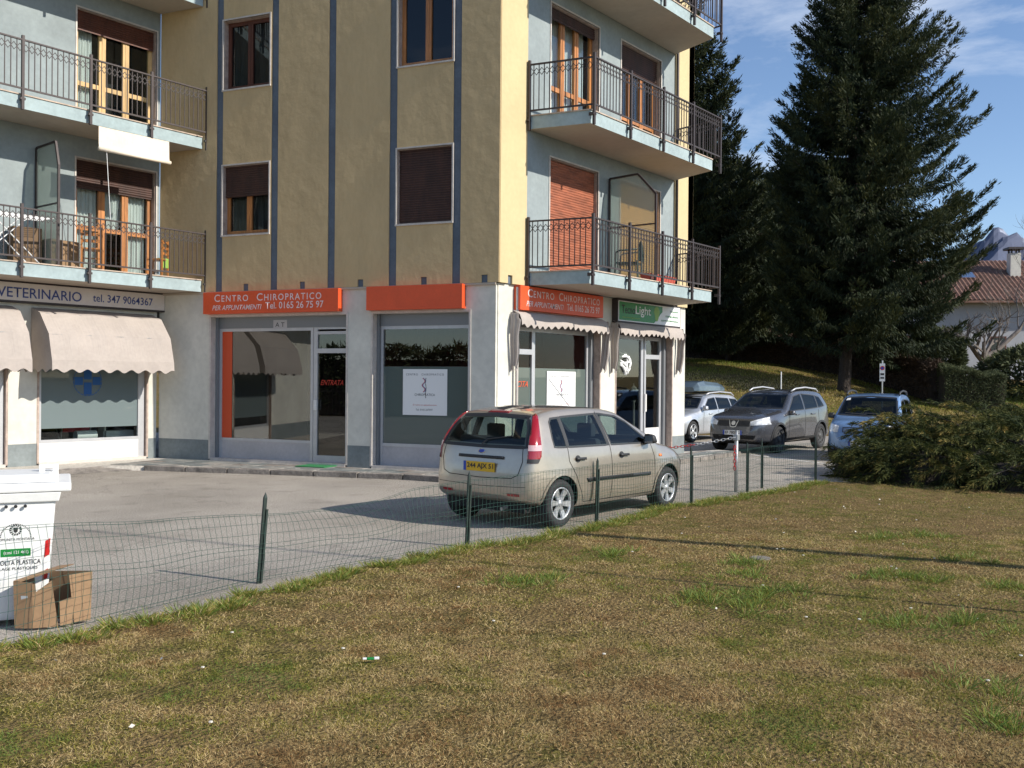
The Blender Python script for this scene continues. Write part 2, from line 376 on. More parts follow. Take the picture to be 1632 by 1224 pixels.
def window(T, o, n, leaves, wood, z_low=None, curtains=None, shutter=0, shm='shutter_brown', glass='glass_dark', fw=.075, mid=None, room=True, dpt=.9):
    """wooden window or french door: root part = the frame, its panes and curtains are sub-parts"""
    s0, s1, z0, z1 = o; f = MB(T)
    f.box(s0, s0 + fw, n - .06, n, z0, z1); f.box(s1 - fw, s1, n - .06, n, z0, z1)
    f.box(s0 + fw, s1 - fw, n - .06, n, z1 - fw, z1); f.box(s0 + fw, s1 - fw, n - .06, n, z0, z0 + fw)
    wdt = (s1 - s0 - 2 * fw) / leaves
    for k in range(1, leaves):
        c = s0 + fw + k * wdt; f.box(c - fw * .8, c + fw * .8, n - .055, n + .008, z0 + fw, z1 - fw)
        f.box(c - .012, c + .012, n + .008, n + .016, z0 + fw, z1 - fw)
    if mid: f.box(s0 + fw, s1 - fw, n - .052, n - .004, mid - .045, mid + .045)
    root = bobj('window', f, wood)
    for k in range(leaves):
        a, b = s0 + fw + k * wdt + (fw * .8 if k else 0), s0 + fw + (k + 1) * wdt - (fw * .8 if k < leaves - 1 else 0)
        rows = [(z0 + fw, z1 - fw)] if not mid else [(z0 + fw, mid - .045), (mid + .045, z1 - fw)]
        for r in rows: obj('pane', MB(T).box(a, b, n - .036, n - .03, *r), glass, root)
    if curtains:
        for (a, b, c0, c1, g) in curtains:
            mb = MB(T); N = 40; vs = []
            for i in range(N + 1):
                t = i / N; x0 = a + (b - a) * t; y = n - .14 + .022 * math.sin(t * 40) + .01 * math.sin(t * 93)
                xm = a + (b - a) * (t * (1 - g) + (g if g > 0 else 0) * .5)
                vs += [(xm, y, c0), (x0, y, c1)]
            mb.add(vs, [(2 * i, 2 * i + 2, 2 * i + 3, 2 * i + 1) for i in range(N)])
            obj('curtain', mb, 'curtain', root, smooth=True, fix=False)
    if shutter: slats(T, s0 + .01, s1 - .01, z1 - shutter, z1 + .02, n + .06, shm, parent=root)
    if room:
        mb = MB(T); mb.add([(s0, n - .065, z0), (s1, n - .065, z0), (s1, n - .065, z1), (s0, n - .065, z1), (s0 - .3, n - dpt, z0), (s1 + .3, n - dpt, z0), (s1 + .3, n - dpt, z1 + .1), (s0 - .3, n - dpt, z1 + .1)],
                           [(0, 1, 5, 4), (1, 2, 6, 5), (2, 3, 7, 6), (3, 0, 4, 7), (4, 5, 6, 7)])
        obj('room_interior', mb, 'room_dark', root, fix=False)
    return root
# shaded-facade windows
for i, o in enumerate(wM[:4]):
    surround(FM, o, -.02, .018, .03, 'stone_light')
    mb = MB(FM); s0, s1, z0, z1 = o
    mb.box(s0 - .001, s0 + .012, -.2, -.021, z0, z1); mb.box(s1 - .012, s1 + .001, -.2, -.021, z0, z1); mb.box(s0 + .012, s1 - .012, -.2, -.021, z1 - .012, z1); mb.box(s0 + .012, s1 - .012, -.2, -.021, z0, z0 + .02); bobj('reveal', mb, 'stone_pink')
oi = lambda o, e=.013: (o[0] + e, o[1] - e, o[2] + .021, o[3] - e)
window(FM, oi(wM[0]), -.13, 2, 'wood_orange', curtains=[(5.1, 6.1, 4.75, 5.9, 0)], shutter=.62)
window(FM, oi(wM[1]), -.13, 2, 'wood_dark', curtains=[(5.1, 6.1, 7.75, 9.0, 0)])
window(FM, oi(wM[2]), -.13, 2, 'wood_dark', shutter=1.36)
window(FM, oi(wM[3]), -.13, 2, 'wood_orange')
for o in wM[4:]: window(FM, oi(o), -.13, 2, 'wood_dark', shutter=.5)
# balcony doors on the sunlit facade
for o in dR: surround(FX, (o[0], o[1], o[2], o[3]), -.02, .012, .03, 'stone_light', 'lrt')
for o in dR:
    mb = MB(FX); s0, s1, z0, z1 = o
    mb.box(s0 - .001, s0 + .015, -.24, -.021, z0, z1); mb.box(s1 - .015, s1 + .001, -.24, -.021, z0, z1); mb.box(s0 + .015, s1 - .015, -.24, -.021, z1 - .015, z1); bobj('reveal', mb, 'stone_pink')
slats(FX, 15.08, 16.745, 3.8, 6.06, -.09, 'shutter_red', pitch=.05)
slats(FX, 17.645, 19.325, 3.8, 6.06, -.10, 'shutter_tan', pitch=.05)
window(FX, (15.08, 16.745, 6.75, 9.03), -.16, 3, 'wood_orange', shutter=.22, mid=7.5, glass='glass_clear', fw=.09, curtains=[(15.15, 16.6, 6.8, 8.95, 0)])
window(FX, (17.645, 19.325, 6.75, 9.03), -.16, 3, 'wood_orange', shutter=.5, mid=7.5, glass='glass_clear', fw=.09)
for o in dR[4:]: window(FX, (o[0] + .015, o[1] - .015, o[2], o[3] - .02), -.16, 3, 'wood_orange', shutter=.3, mid=10.4, fw=.09)
# left wing doors
for o in dL:
    surround(FW, o, -.02, .012, .03, 'stone_light', 'lrt'); mb = MB(FW); s0, s1, z0, z1 = o
    mb.box(s0 - .001, s0 + .015, -.24, -.021, z0, z1); mb.box(s1 - .015, s1 + .001, -.24, -.021, z0, z1); mb.box(s0 + .015, s1 - .015, -.24, -.021, z1 - .015, z1); bobj('reveal', mb, 'stone_pink')
window(FW, (9.665, 11.36, 3.82, 6.065), -.15, 3, 'wood_orange', shutter=.55, mid=4.75, glass='glass_clear', fw=.085,
       curtains=[(9.72, 10.22, 3.9, 5.7, 0), (10.32, 10.82, 4.7, 5.7, .55), (10.82, 11.28, 3.9, 5.7, 0)])
window(FW, (9.665, 11.36, 6.75, 9.015), -.15, 3, 'wood_pale', shutter=.38, shm='wood_dark', mid=7.6, glass='glass_clear', fw=.085, curtains=[(9.72, 10.1, 6.8, 8.7, 0)])

# ---- balconies
def baluster_mesh(h):
    return MB().box(-.007, .007, -.007, .007, 0, h).mesh('baluster', ['iron'])
BAL = baluster_mesh(.80)
DIA = MB()
for sx in (-1, 1):
    for sz in (-1, 1):
        c = Vector((sx * .026, 0, sz * .033)); a = math.atan2(.066, .052) * (1 if sx * sz < 0 else -1)
        d = Vector((math.cos(a), 0, math.sin(a))); n_ = Vector((-math.sin(a), 0, math.cos(a)))
        p = [c + d * i * .043 + n_ * j * .0055 for i, j in ((-1, -1), (1, -1), (1, 1), (-1, 1))]
        DIA.add([q + Vector((0, -.004, 0)) for q in p] + [q + Vector((0, .004, 0)) for q in p], [(0, 1, 2, 3), (7, 6, 5, 4), (0, 4, 5, 1), (1, 5, 6, 2), (2, 6, 7, 3), (3, 7, 4, 0)])
DIA = DIA.mesh('trim_diamond', ['iron_dark'])
POSTM = MB().box(-.023, .023, -.023, .023, -.27, 1.03)
POSTM.box(-.045, .045, -.023, .03, -.10, -.06).box(-.012, .012, .023, .11, -.1, -.04); POSTM = POSTM.mesh('post', ['iron'])
def railing(a, b, zf, nposts, ends=(1, 1), bal_step=.108):
    """a,b: plan points; zf: floor level. rail = part, balusters / posts / diamonds sub-parts"""
    a = Vector((*a, 0)); b = Vector((*b, 0)); d = (b - a); Ln = d.length; d.normalize(); n = Vector((-d.y, d.x, 0))
    M = Matrix(((d.x, n.x, 0, a.x), (d.y, n.y, 0, a.y), (0, 0, 1, zf), (0, 0, 0, 1)))
    r = bobj('balcony_railing', MB(M).box(0, Ln, -.022, .022, .94, .965), 'iron'); obj('bottom_rail', MB(M).box(0, Ln, -.012, .012, .085, .115), 'iron', r)
    ps = [i * Ln / (nposts - 1) for i in range(nposts)] if nposts > 1 else []
    for i, x in enumerate(ps):
        if (i == 0 and not ends[0]) or (i == len(ps) - 1 and not ends[1]): continue
        link('post', POSTM, r, mw=M @ Matrix.Translation((x, 0, 0)))
    segs = list(zip(ps[:-1], ps[1:])) if ps else [(0, Ln)]
    for x0, x1 in segs:
        k = max(2, int(round((x1 - x0) / bal_step))); st = (x1 - x0) / k
        for j in range(1, k): link('baluster', BAL, r, mw=M @ Matrix.Translation((x0 + j * st, 0, .115)) @ Matrix.Diagonal((1, 1, 1.03, 1)))
        for j in range(k): link('trim_diamond', DIA, r, mw=M @ Matrix.Translation((x0 + (j + .5) * st, 0, .815)) @ Matrix.Diagonal((st / .104, 1, 1, 1)))
    return r
def slab(poly, z0, th, name='balcony_slab'):
    """slab with soffit below and a thin tile lip on top"""
    n = len(poly); c = Vector((sum(p[0] for p in poly) / n, sum(p[1] for p in poly) / n))
    mb = MB(); mb.prism(poly, z0, z0 + th)
    mb.m = [1 if i == 0 else 0 for i in range(len(mb.f))]
    o = bobj(name, mb, ['slab_edge', 'soffit'], fix=False)
    lip = MB(); lip.prism([tuple(c + (Vector(p) - c) * (1 + .025 / max(.3, (Vector(p) - c).length))) for p in poly], z0 + th + .001, z0 + th + .022); obj('tile_lip', lip, 'tile_edge', o)
    dr = MB(); dr.prism([tuple(c + (Vector(p) - c) * (1 + .006 / max(.3, (Vector(p) - c).length))) for p in poly], z0 - .012, z0 - .0005); obj('drip_edge', dr, 'plaster_blue', o)
    return o
def slab_plain(poly, z0, th):
    n = len(poly); mb = MB(); mb.prism(poly, z0, z0 + th); mb.m = [1 if i == 0 else 0 for i in range(len(mb.f))]
    o = bobj('balcony_slab', mb, ['slab_edge', 'soffit'])
    lip = MB()
    for i in range(n):
        a, b = Vector((*poly[i], 0)), Vector((*poly[(i + 1) % n], 0))
        if (a.y > 10.84 and b.y > 10.84 and a.x > 13) or (a.y > 18.3 and b.y > 18.3): continue
        d = (b - a).normalized(); nn = Vector((d.y, -d.x, 0))
        for (zz0, zz1, ou) in ((z0 + th + .001, z0 + th + .022, .02),):
            q = [a + nn * ou, b + nn * ou, b - nn * .14, a - nn * .14]; lip.prism([(p.x, p.y) for p in q], zz0, zz1)
    obj('tile_lip', lip, 'tile_edge', o)
    return o
polyR = [(14.345, 10.86), (14.66, 9.677), (19.55, 9.677), (20.0, 10.86)]
for zb in (3.553, 6.46, 9.39):
    slab_plain(polyR, zb, .235); zf = zb + .235
    railing((14.66, 9.60), (19.78, 9.60), zf, 5)
    railing((14.33, 10.84), (14.655, 9.64), zf, 0)
    link('post', POSTM, bpy.data.objects[[o.name for o in B.children if o.name.startswith('balcony_railing')][-1]], mw=Matrix.Translation((14.33, 10.82, zf)))
    railing((19.80, 9.64), (20.05, 10.84), zf, 0)
polyL = [(2.0, 17.31), (11.745, 17.31), (11.46, 18.39), (2.0, 18.39)]
for zb in (3.553, 6.50, 9.43):
    slab_plain(polyL, zb, .235); zf = zb + .235
    railing((4.33, 17.235), (11.80, 17.235), zf, 7)
# privacy screens (steel frame + obscured glass)
def screen(T, x, y0, y1, z0, z1, nm, cut=.28):
    pts = [(0, z0), (y1 - y0, z0), (y1 - y0, z1 - .45), (y1 - y0 - cut, z1), (0, z1 - .02)]
    mb = MB(); w = .045
    for i in range(len(pts)):
        a, b = pts[i], pts[(i + 1) % len(pts)]
        mb.tube([(x, y0 - a[0], a[1]), (x, y0 - b[0], b[1])], .028, 4)
    mb.tube([(x, y0, z0 + 1.15), (x, y0 - (y1 - y0), z0 + 1.15)], .02, 4)
    f = bobj('privacy_screen', mb, 'iron')
    g = MB(); g.add([(x - .004, y0 - a, b) for a, b in pts] + [(x + .004, y0 - a, b) for a, b in pts], [tuple(range(5)), tuple(range(9, 4, -1))] + [(i, (i + 1) % 5, 5 + (i + 1) % 5, 5 + i) for i in range(5)])
    obj('pane', g, 'glass_frost', f); return f
screen(None, 17.16, 10.83, 11.93, 3.83, 6.03, 'r', .42)
screen(None, 8.86, 18.36, 19.2, 3.83, 6.12, 'l', .12)

# ---- shop fronts
def shopframe(T, rects, n, m='alu', w=.05, name='shop_frame', d=.06):
    """rects: list of (s0,s1,z0,z1) bars"""
    mb = MB(T)
    for r in rects: mb.box(r[0], r[1], n - d, n, r[2], r[3])
    return bobj(name, mb, m)
def pane(T, s0, s1, z0, z1, n, m='glass_shop', parent=None, name='pane'):
    return bobj(name, MB(T).box(s0, s1, n - .008, n, z0, z1), m, parent)
def room(T, s0, s1, z0, z1, n, dep, m='room_dark'):
    mb = MB(T)
    mb.add([(s0, n, z0), (s1, n, z0), (s1, n, z1), (s0, n, z1), (s0, n - dep, z0), (s1, n - dep, z0), (s1, n - dep, z1), (s0, n - dep, z1)], [(0, 1, 5, 4), (1, 2, 6, 5), (2, 3, 7, 6), (3, 0, 4, 7), (4, 5, 6, 7)])
    return bobj('shop_interior', mb, m, fix=False)
def jambs(T, o, dep, m, w=.04, sill=True):
    s0, s1, z0, z1 = o; mb = MB(T)
    mb.box(s0, s0 + w, -dep, .012, z0, z1); mb.box(s1 - w, s1, -dep, .012, z0, z1); mb.box(s0 + w, s1 - w, -dep, .006, z1 - w, z1)
    r = bobj('stone_jamb', mb, m)
    if sill: obj('threshold', MB(T).box(s0 + w, s1 - w, -dep, .02, z0 - .05, z0 + .02), 'stone_light', r)
    return r
# opening 1 (main facade, with door on its right = low s)
jambs(GM, O1, .30, 'stone_light')
for s in (3.145, 6.33):
    bobj('shutter_guide', MB(GM).box(s, s + .055, -.2, -.14, .14, 3.03), 'alu_grey')
s0, s1 = 3.20, 6.33
f1 = shopframe(GM, [(s1 - .055, s1, .14, 2.8), (4.03, 4.09, .14, 2.8), (3.93, 4.02, .14, 2.8), (s0, s0 + .06, .14, 2.8), (4.09, s1 - .055, .50, .55), (4.09, s1 - .055, 2.74, 2.8),
                    (s0 + .06, 3.93, .14, .27), (s0 + .06, 3.93, 2.29, 2.38), (s0 + .06, 3.93, 2.66, 2.72), (s0 + .06, 3.93, 2.76, 2.8)], -.2)
obj('base_panel', MB(GM).box(4.09, s1 - .055, -.245, -.21, .14, .50), 'panel_grey', f1)
pane(GM, 4.09, s1 - .055, .55, 2.74, -.23, parent=f1); pane(GM, s0 + .06, 3.93, .27, 2.29, -.23, parent=f1); pane(GM, s0 + .06, 3.93, 2.38, 2.66, -.23, parent=f1)
obj('door_handle', MB(GM).box(3.915, 3.99, -.2, -.15, 1.16, 1.36), 'panel_white', f1, bevel=.008)
shopframe(GM, [(s0, s1, 2.80, 3.03)], -.19, 'alu_grey', name='shutter_box')
obj('colour_strip', MB(GM).box(6.03, 6.275, -.226, -.222, .55, 2.74), 'orange_film', f1)
text('door_lettering', 'ENTRATA', GM @ Vector((3.86, -.218, 1.66)), 'M', .52, .10, 'letter_red', f1, shear=.35)
room(GM, 3.1, 6.43, .14, 3.0, -.27, 3.2, 'room_dark')
bobj('cabinet', MB(GM).box(3.3, 4.6, -3.2, -2.8, .15, 1.3), 'room_grey')
# opening 2
jambs(GM, O2, .30, 'stone_light')
for s in (.535, 2.495): bobj('shutter_guide', MB(GM).box(s, s + .05, -.2, -.14, .14, 3.03), 'alu_grey')
f2 = shopframe(GM, [(.59, .64, .14, 2.8), (2.44, 2.49, .14, 2.8), (.64, 2.44, .50, .56), (.64, 2.44, 2.74, 2.8)], -.2)
obj('base_panel', MB(GM).box(.64, 2.44, -.245, -.21, .14, .50), 'panel_grey', f2)
pane(GM, .64, 2.44, 2.035, 2.74, -.23, parent=f2)
pane(GM, .64, 2.44, .56, 2.03, -.23, 'glass_film', parent=f2)
shopframe(GM, [(.59, 2.49, 2.80, 3.03)], -.19, 'alu_grey', name='shutter_box')
room(GM, .5, 2.6, .14, 3.0, -.27, 1.6, 'room_red')
# right facade shop 1
jambs(GX, R1, .34, 'stone_pink')
bobj('shutter_guide', MB(GX).box(16.87, 16.97, -.22, -.14, .14, 3.03), 'alu_grey')
f3 = shopframe(GX, [(14.17, 14.24, .14, 2.8), (14.90, 15.0, .14, 2.8), (16.80, 16.86, .14, 2.8), (14.24, 14.9, 2.28, 2.38), (14.24, 14.9, .14, .3), (15.0, 16.8, .46, .54), (15.0, 16.8, 2.72, 2.8), (14.24, 14.9, 2.72, 2.8)], -.2)
obj('base_panel', MB(GX).box(15.0, 16.8, -.245, -.21, .14, .46), 'panel_white', f3)
pane(GX, 15.0, 16.8, 2.03, 2.72, -.23, 'glass_side', parent=f3); pane(GX, 14.24, 14.9, 2.38, 2.72, -.23, 'glass_side', parent=f3); pane(GX, 14.24, 14.9, 2.035, 2.28, -.23, 'glass_side', parent=f3)
pane(GX, 15.0, 16.8, .54, 2.025, -.23, 'glass_film', parent=f3); pane(GX, 14.24, 14.9, .3, 2.03, -.23, 'glass_film', parent=f3)
shopframe(GX, [(14.17, 16.86, 2.80, 3.03)], -.19, 'alu_grey', name='shutter_box')
text('door_lettering', 'USCITA', GX @ Vector((14.27, -.218, 1.66)), 'X', .52, .11, 'orange_sign', f3, shear=.35)
room(GX, 14.1, 17.0, .14, 3.0, -.27, 1.2, 'room_red')
# right facade shop 2
jambs(GX, R2, .34, 'stone_pink')
f4 = shopframe(GX, [(17.65, 17.72, .14, 2.8), (19.03, 19.13, .14, 2.8), (19.18, 19.25, .14, 2.8), (19.87, 19.95, .14, 2.8), (17.72, 19.03, .46, .54), (17.72, 19.03, 2.72, 2.8), (19.25, 19.87, 2.3, 2.4), (19.25, 19.87, 2.72, 2.8)], -.2, 'alu')
obj('base_panel', MB(GX).box(19.25, 19.87, -.25, -.205, .14, .72), 'panel_white', f4); obj('base_panel', MB(GX).box(17.72, 19.03, -.245, -.21, .14, .46), 'panel_white', f4)
obj('door_handle', MB(GX).box(19.14, 19.19, -.19, -.14, 1.1, 1.5), 'panel_white', f4)
pane(GX, 17.72, 19.03, .54, 2.72, -.23, parent=f4); pane(GX, 19.25, 19.87, .72, 2.3, -.23, parent=f4); pane(GX, 19.25, 19.87, 2.4, 2.72, -.23, parent=f4)
shopframe(GX, [(17.65, 19.95, 2.80, 3.03)], -.19, 'iron_dark', name='shutter_box')
bobj('shutter_guide', MB(GX).box(19.97, 20.07, -.22, -.14, .14, 3.03), 'alu_grey')
room(GX, 17.6, 20.1, .14, 3.0, -.27, 2.6, 'room_dark')
# vet windows
for o in (V1, V0):
    jambs(GW, o, .30, 'stone_pink')
    a, b = o[0] + .05, o[1] - .05
    f5 = shopframe(GW, [(a, a + .06, .5, 2.7), (b - .14, b, .14, 2.9), (a + .06, b - .14, .5, .56), (a + .06, b - .14, 2.6, 2.7)], -.06, 'alu')
    obj('base_panel', MB(GW).box(a, b - .14, -.16, -.05, .12, .498), 'panel_white', f5)
    pane(GW, a + .06, b - .14, .775, 2.6, -.09, 'glass_vet', parent=f5); pane(GW, a + .06, b - .14, .56, .773, -.09, 'glass_clear', parent=f5)
    room(GW, o[0], o[1], .14, 3.0, -.31, 2.0, 'room_dark')
    if o is V1:
        mb = MB(GW); cx, cz = 9.98, 1.70
        for k in range(24):
            t0, t1 = 2 * math.pi * k / 24, 2 * math.pi * (k + .8) / 24
            mb.add([(cx + r * math.cos(t), -.084, cz + r * math.sin(t)) for r, t in ((.30, t0), (.285, t0), (.285, t1), (.30, t1))], [(0, 1, 2, 3)])
        mb2 = MB(GW)
        for x0, x1, z0, z1 in ((-.08, .08, .03, .27), (-.08, .08, -.27, -.03), (-.27, -.1, -.08, .08), (.1, .27, -.08, .08)):
            mb2.box(cx + x0, cx + x1, -.086, -.083, cz + z0, cz + z1)
        obj('cross_emblem', mb2, 'blue_vinyl', f5); obj('ring_emblem', mb, 'blue_vinyl', f5, fix=False)
# ------------------------------------------------------------------ ground, asphalt, sidewalk
EF, ER = np.array((.789, .615)), np.array((.615, -.789))
def dl(d, px): l = (px - 816) * d / 1538; return d * EF + l * ER          # helper for laying out the far terrain by depth / bearing
def pchip(xs, ys, x):
    xs, ys = np.array(xs, float), np.array(ys, float); h = np.diff(xs); dlt = np.diff(ys) / h; m = np.zeros(len(xs))
    for i in range(1, len(xs) - 1):
        if dlt[i - 1] * dlt[i] > 0:
            w1, w2 = 2 * h[i] + h[i - 1], h[i] + 2 * h[i - 1]; m[i] = (w1 + w2) / (w1 / dlt[i - 1] + w2 / dlt[i])
    m[0], m[-1] = dlt[0], dlt[-1]
    x = np.clip(x, xs[0], xs[-1]); i = np.clip(np.searchsorted(xs, x) - 1, 0, len(xs) - 2); t = (x - xs[i]) / h[i]
    return (2 * t**3 - 3 * t**2 + 1) * ys[i] + (t**3 - 2 * t**2 + t) * h[i] * m[i] + (-2 * t**3 + 3 * t**2) * ys[i + 1] + (t**3 - t**2) * h[i] * m[i + 1]
CTRL = [(30, 1090, 0), (30, 1250, 0), (30, 1450, 0), (30, 1600, 0), (33, 1090, .02), (33, 1250, 0), (33, 1420, 0), (33, 1600, 0), (60, 1090, 3.3), (56, 1220, 3.0), (52, 1340, 2.25), (48, 1430, 1.55), (44, 1500, .75), (44, 1595, .6), (45, 1345, 1.47), (45, 1200, 1.75), (45, 1100, 1.9),
        (38, 1300, .55), (38, 1450, .35), (40, 1550, .2), (70, 1090, 4.0), (70, 1250, 3.6), (66, 1400, 2.4), (66, 1600, 2.2), (90, 1100, 5), (90, 1400, 4), (90, 1700, 3), (36, 1700, 0), (44, 1700, .3), (20, 1700, 0), (20, 1000, 0)]
CP = np.array([dl(d, p) for d, p, z in CTRL]); CZ = np.array([z for *_, z in CTRL], float)
K = np.linalg.norm(CP[:, None] - CP[None], axis=2); A = np.block([[K, np.c_[np.ones(len(CP)), CP]], [np.r_[[np.ones(len(CP))], CP.T], np.zeros((3, 3))]])
SOL = np.linalg.solve(A, np.r_[CZ, 0, 0, 0])
def hill(x, y):
    P = np.stack([np.asarray(x, float), np.asarray(y, float)], -1); k = np.linalg.norm(P[..., None, :] - CP, axis=-1)
    z = k @ SOL[:-3] + SOL[-3] + P @ SOL[-2:]; d = P @ EF
    return np.maximum(z, 0) * np.clip((d - 30) / 6, 0, 1)
# one big sheet to the horizon, finer near the hill
n1 = np.concatenate([[-4000, -900, -200, -60, -20], np.linspace(0, 28, 3), np.linspace(30, 100, 71), [130, 200, 500, 1500, 6000]])
l1 = np.concatenate([[-5000, -1000, -200, -60, -20], np.linspace(0, 60, 61), [80, 150, 500, 1500, 6000]])
D_, L_ = np.meshgrid(n1, l1, indexing='ij'); X_, Y_ = D_ * EF[0] + L_ * ER[0], D_ * EF[1] + L_ * ER[1]
Dc, Lc = np.clip(D_, 0, 95), np.clip(L_, 5, 60); Zg = hill(Dc * EF[0] + Lc * ER[0], Dc * EF[1] + Lc * ER[1])
Zg = np.where(Zg > .01, Zg + .05 * np.sin(X_ * .9) * np.sin(Y_ * .7) * np.clip(Zg, 0, 1), -.012)
nd, nl = D_.shape; gi = np.arange(nd * nl).reshape(nd, nl)
me = bpy.data.meshes.new('hillside_ground'); me.from_pydata(np.stack([X_, Y_, Zg], -1).reshape(-1, 3).tolist(), [], np.stack([gi[:-1, :-1], gi[1:, :-1], gi[1:, 1:], gi[:-1, 1:]], -1).reshape(-1, 4).tolist())
bm = bmesh.new(); bm.from_mesh(me); bmesh.ops.recalc_face_normals(bm, faces=bm.faces); bm.to_mesh(me); bm.free()
if me.polygons[0].normal.z < 0: me.flip_normals()
me.polygons.foreach_set('use_smooth', [True] * len(me.polygons))
def grass_nodes(nt, b, t):
    g = nt.nodes.new('ShaderNodeNewGeometry'); out = []
    for sc, p0, p1 in ((.9, .36, .62), (4.5, .35, .68), (38, .3, .7)):
        no = nt.nodes.new('ShaderNodeTexNoise'); no.inputs['Scale'].default_value = sc; no.inputs['Detail'].default_value = 6
        nt.links.new(g.outputs['Position'], no.inputs['Vector']); r = nt.nodes.new('ShaderNodeMapRange'); r.inputs['From Min'].default_value = p0; r.inputs['From Max'].default_value = p1
        nt.links.new(no.outputs[0], r.inputs[0]); out.append(r.outputs[0])
    m1 = nt.nodes.new('ShaderNodeMixRGB'); m1.inputs[1].default_value = (.27, .18, .075, 1); m1.inputs[2].default_value = (.18, .165, .04, 1); nt.links.new(out[0], m1.inputs[0])
    m2 = nt.nodes.new('ShaderNodeMixRGB'); m2.inputs[2].default_value = (.36, .25, .11, 1); nt.links.new(m1.outputs[0], m2.inputs[1]); nt.links.new(out[1], m2.inputs[0])
    m3 = nt.nodes.new('ShaderNodeMixRGB'); m3.blend_type = 'MULTIPLY'; m3.inputs[0].default_value = .75; nt.links.new(m2.outputs[0], m3.inputs[1]); nt.links.new(out[2], m3.inputs[2]); nt.links.new(m3.outputs[0], b.inputs['Base Color'])
    bu = nt.nodes.new('ShaderNodeBump'); bu.inputs['Strength'].default_value = .9; bu.inputs['Distance'].default_value = .03; nt.links.new(out[2], bu.inputs['Height']); nt.links.new(bu.outputs[0], b.inputs['Normal'])
mat('lawn_soil', (.12, .09, .05), 1, spec=.1, nodes=grass_nodes)
def hill_nodes(nt, b, t):
    grass_nodes(nt, b, t)
mat('hill_grass', (.1, .09, .03), 1, spec=.1, nodes=hill_nodes)
me.materials.append(MATS['hill_grass']); link('hillside_ground', me, kind='structure')

def asphalt_nodes(nt, b, t):
    g = nt.nodes.new('ShaderNodeNewGeometry')
    def N(sc, d=6, a=.3, c=.7, lo=0, hi=1, dist=0):
        no = nt.nodes.new('ShaderNodeTexNoise'); no.inputs['Scale'].default_value = sc; no.inputs['Detail'].default_value = d; no.inputs['Distortion'].default_value = dist; nt.links.new(g.outputs['Position'], no.inputs['Vector'])
        r = nt.nodes.new('ShaderNodeMapRange'); r.inputs['From Min'].default_value = a; r.inputs['From Max'].default_value = c; r.inputs['To Min'].default_value = lo; r.inputs['To Max'].default_value = hi; nt.links.new(no.outputs[0], r.inputs[0]); return r.outputs[0]
    m1 = nt.nodes.new('ShaderNodeMixRGB'); m1.inputs[1].default_value = (.33, .295, .25, 1); m1.inputs[2].default_value = (.42, .378, .325, 1); nt.links.new(N(.55, 5, .35, .65), m1.inputs[0])
    prev = m1.outputs[0]
    for o in (N(60, 2, .35, .68, .55, 1.35), N(120, 2, .62, .72, 1, 1.6), N(2.2, 8, .3, .42, .84, 1), N(.5, 9, .38, .62, .90, 1.06, .4), N(28, 5, .60, .70, 1, 1.35), N(300, 2, .3, .7, .75, 1.25)):
        m = nt.nodes.new('ShaderNodeMixRGB'); m.blend_type = 'MULTIPLY'; m.inputs[0].default_value = 1; nt.links.new(prev, m.inputs[1]); nt.links.new(o, m.inputs[2]); prev = m.outputs[0]
    # cracks
    vo = nt.nodes.new('ShaderNodeTexVoronoi'); vo.feature = 'DISTANCE_TO_EDGE'; vo.inputs['Scale'].default_value = .38
    ad = nt.nodes.new('ShaderNodeVectorMath'); ad.operation = 'ADD'; no = nt.nodes.new('ShaderNodeTexNoise'); no.inputs['Scale'].default_value = 1.6; no.inputs['Detail'].default_value = 8
    nt.links.new(g.outputs['Position'], no.inputs['Vector']); nt.links.new(g.outputs['Position'], ad.inputs[0]); nt.links.new(no.outputs[1], ad.inputs[1]); nt.links.new(ad.outputs[0], vo.inputs['Vector'])
    cr = nt.nodes.new('ShaderNodeMapRange'); cr.inputs['From Min'].default_value = .002; cr.inputs['From Max'].default_value = .006; cr.inputs['To Min'].default_value = .8; nt.links.new(vo.outputs['Distance'], cr.inputs[0])
    m = nt.nodes.new('ShaderNodeMixRGB'); m.blend_type = 'MULTIPLY'; m.inputs[0].default_value = 1; nt.links.new(prev, m.inputs[1]); nt.links.new(cr.outputs[0], m.inputs[2]); nt.links.new(m.outputs[0], b.inputs['Base Color'])
    bu = nt.nodes.new('ShaderNodeBump'); bu.inputs['Strength'].default_value = .6; bu.inputs['Distance'].default_value = .006; nt.links.new(N(110, 3), bu.inputs['Height']); nt.links.new(bu.outputs[0], b.inputs['Normal'])
mat('asphalt', (.24, .22, .2), .93, spec=.25, nodes=asphalt_nodes)
def sheet(name, pts, z, m, step=None, **k):
    bm = bmesh.new(); bm.faces.new([bm.verts.new((*p, z)) for p in pts]); bmesh.ops.triangulate(bm, faces=bm.faces); bmesh.ops.recalc_face_normals(bm, faces=bm.faces)
    me = bpy.data.meshes.new(name); bm.to_mesh(me); bm.free()
    if me.polygons[0].normal.z < 0: me.flip_normals()
    me.materials.append(MATS[m]); return link(name, me, **k)
lotedge = [tuple(dl(d, p)) for d, p in ((33.5, 1060), (33.2, 1200), (33.6, 1330), (35.5, 1480), (38, 1640), (42, 1900))]
road = sheet('asphalt_yard', [(-14, 6.0), (17.2, 6.0), (17.6, 3), (18, -4), (40, -14)] + lotedge[::-1] + [(21, 30), (-14, 30)], 0, 'asphalt', kind='structure')
mat('road_paint', (.62, .60, .56), .8, n=(9, .3))
mb = MB(); a, b = Vector((22.4, 10.0, .004)), Vector((19.9, 5.6, .004)); d = (b - a).normalized(); nn = Vector((-d.y, d.x, 0)) * .05; mb.quad(a - nn, a + nn, b + nn, b - nn)
obj('road_marking', mb, 'road_paint', road, fix=False)

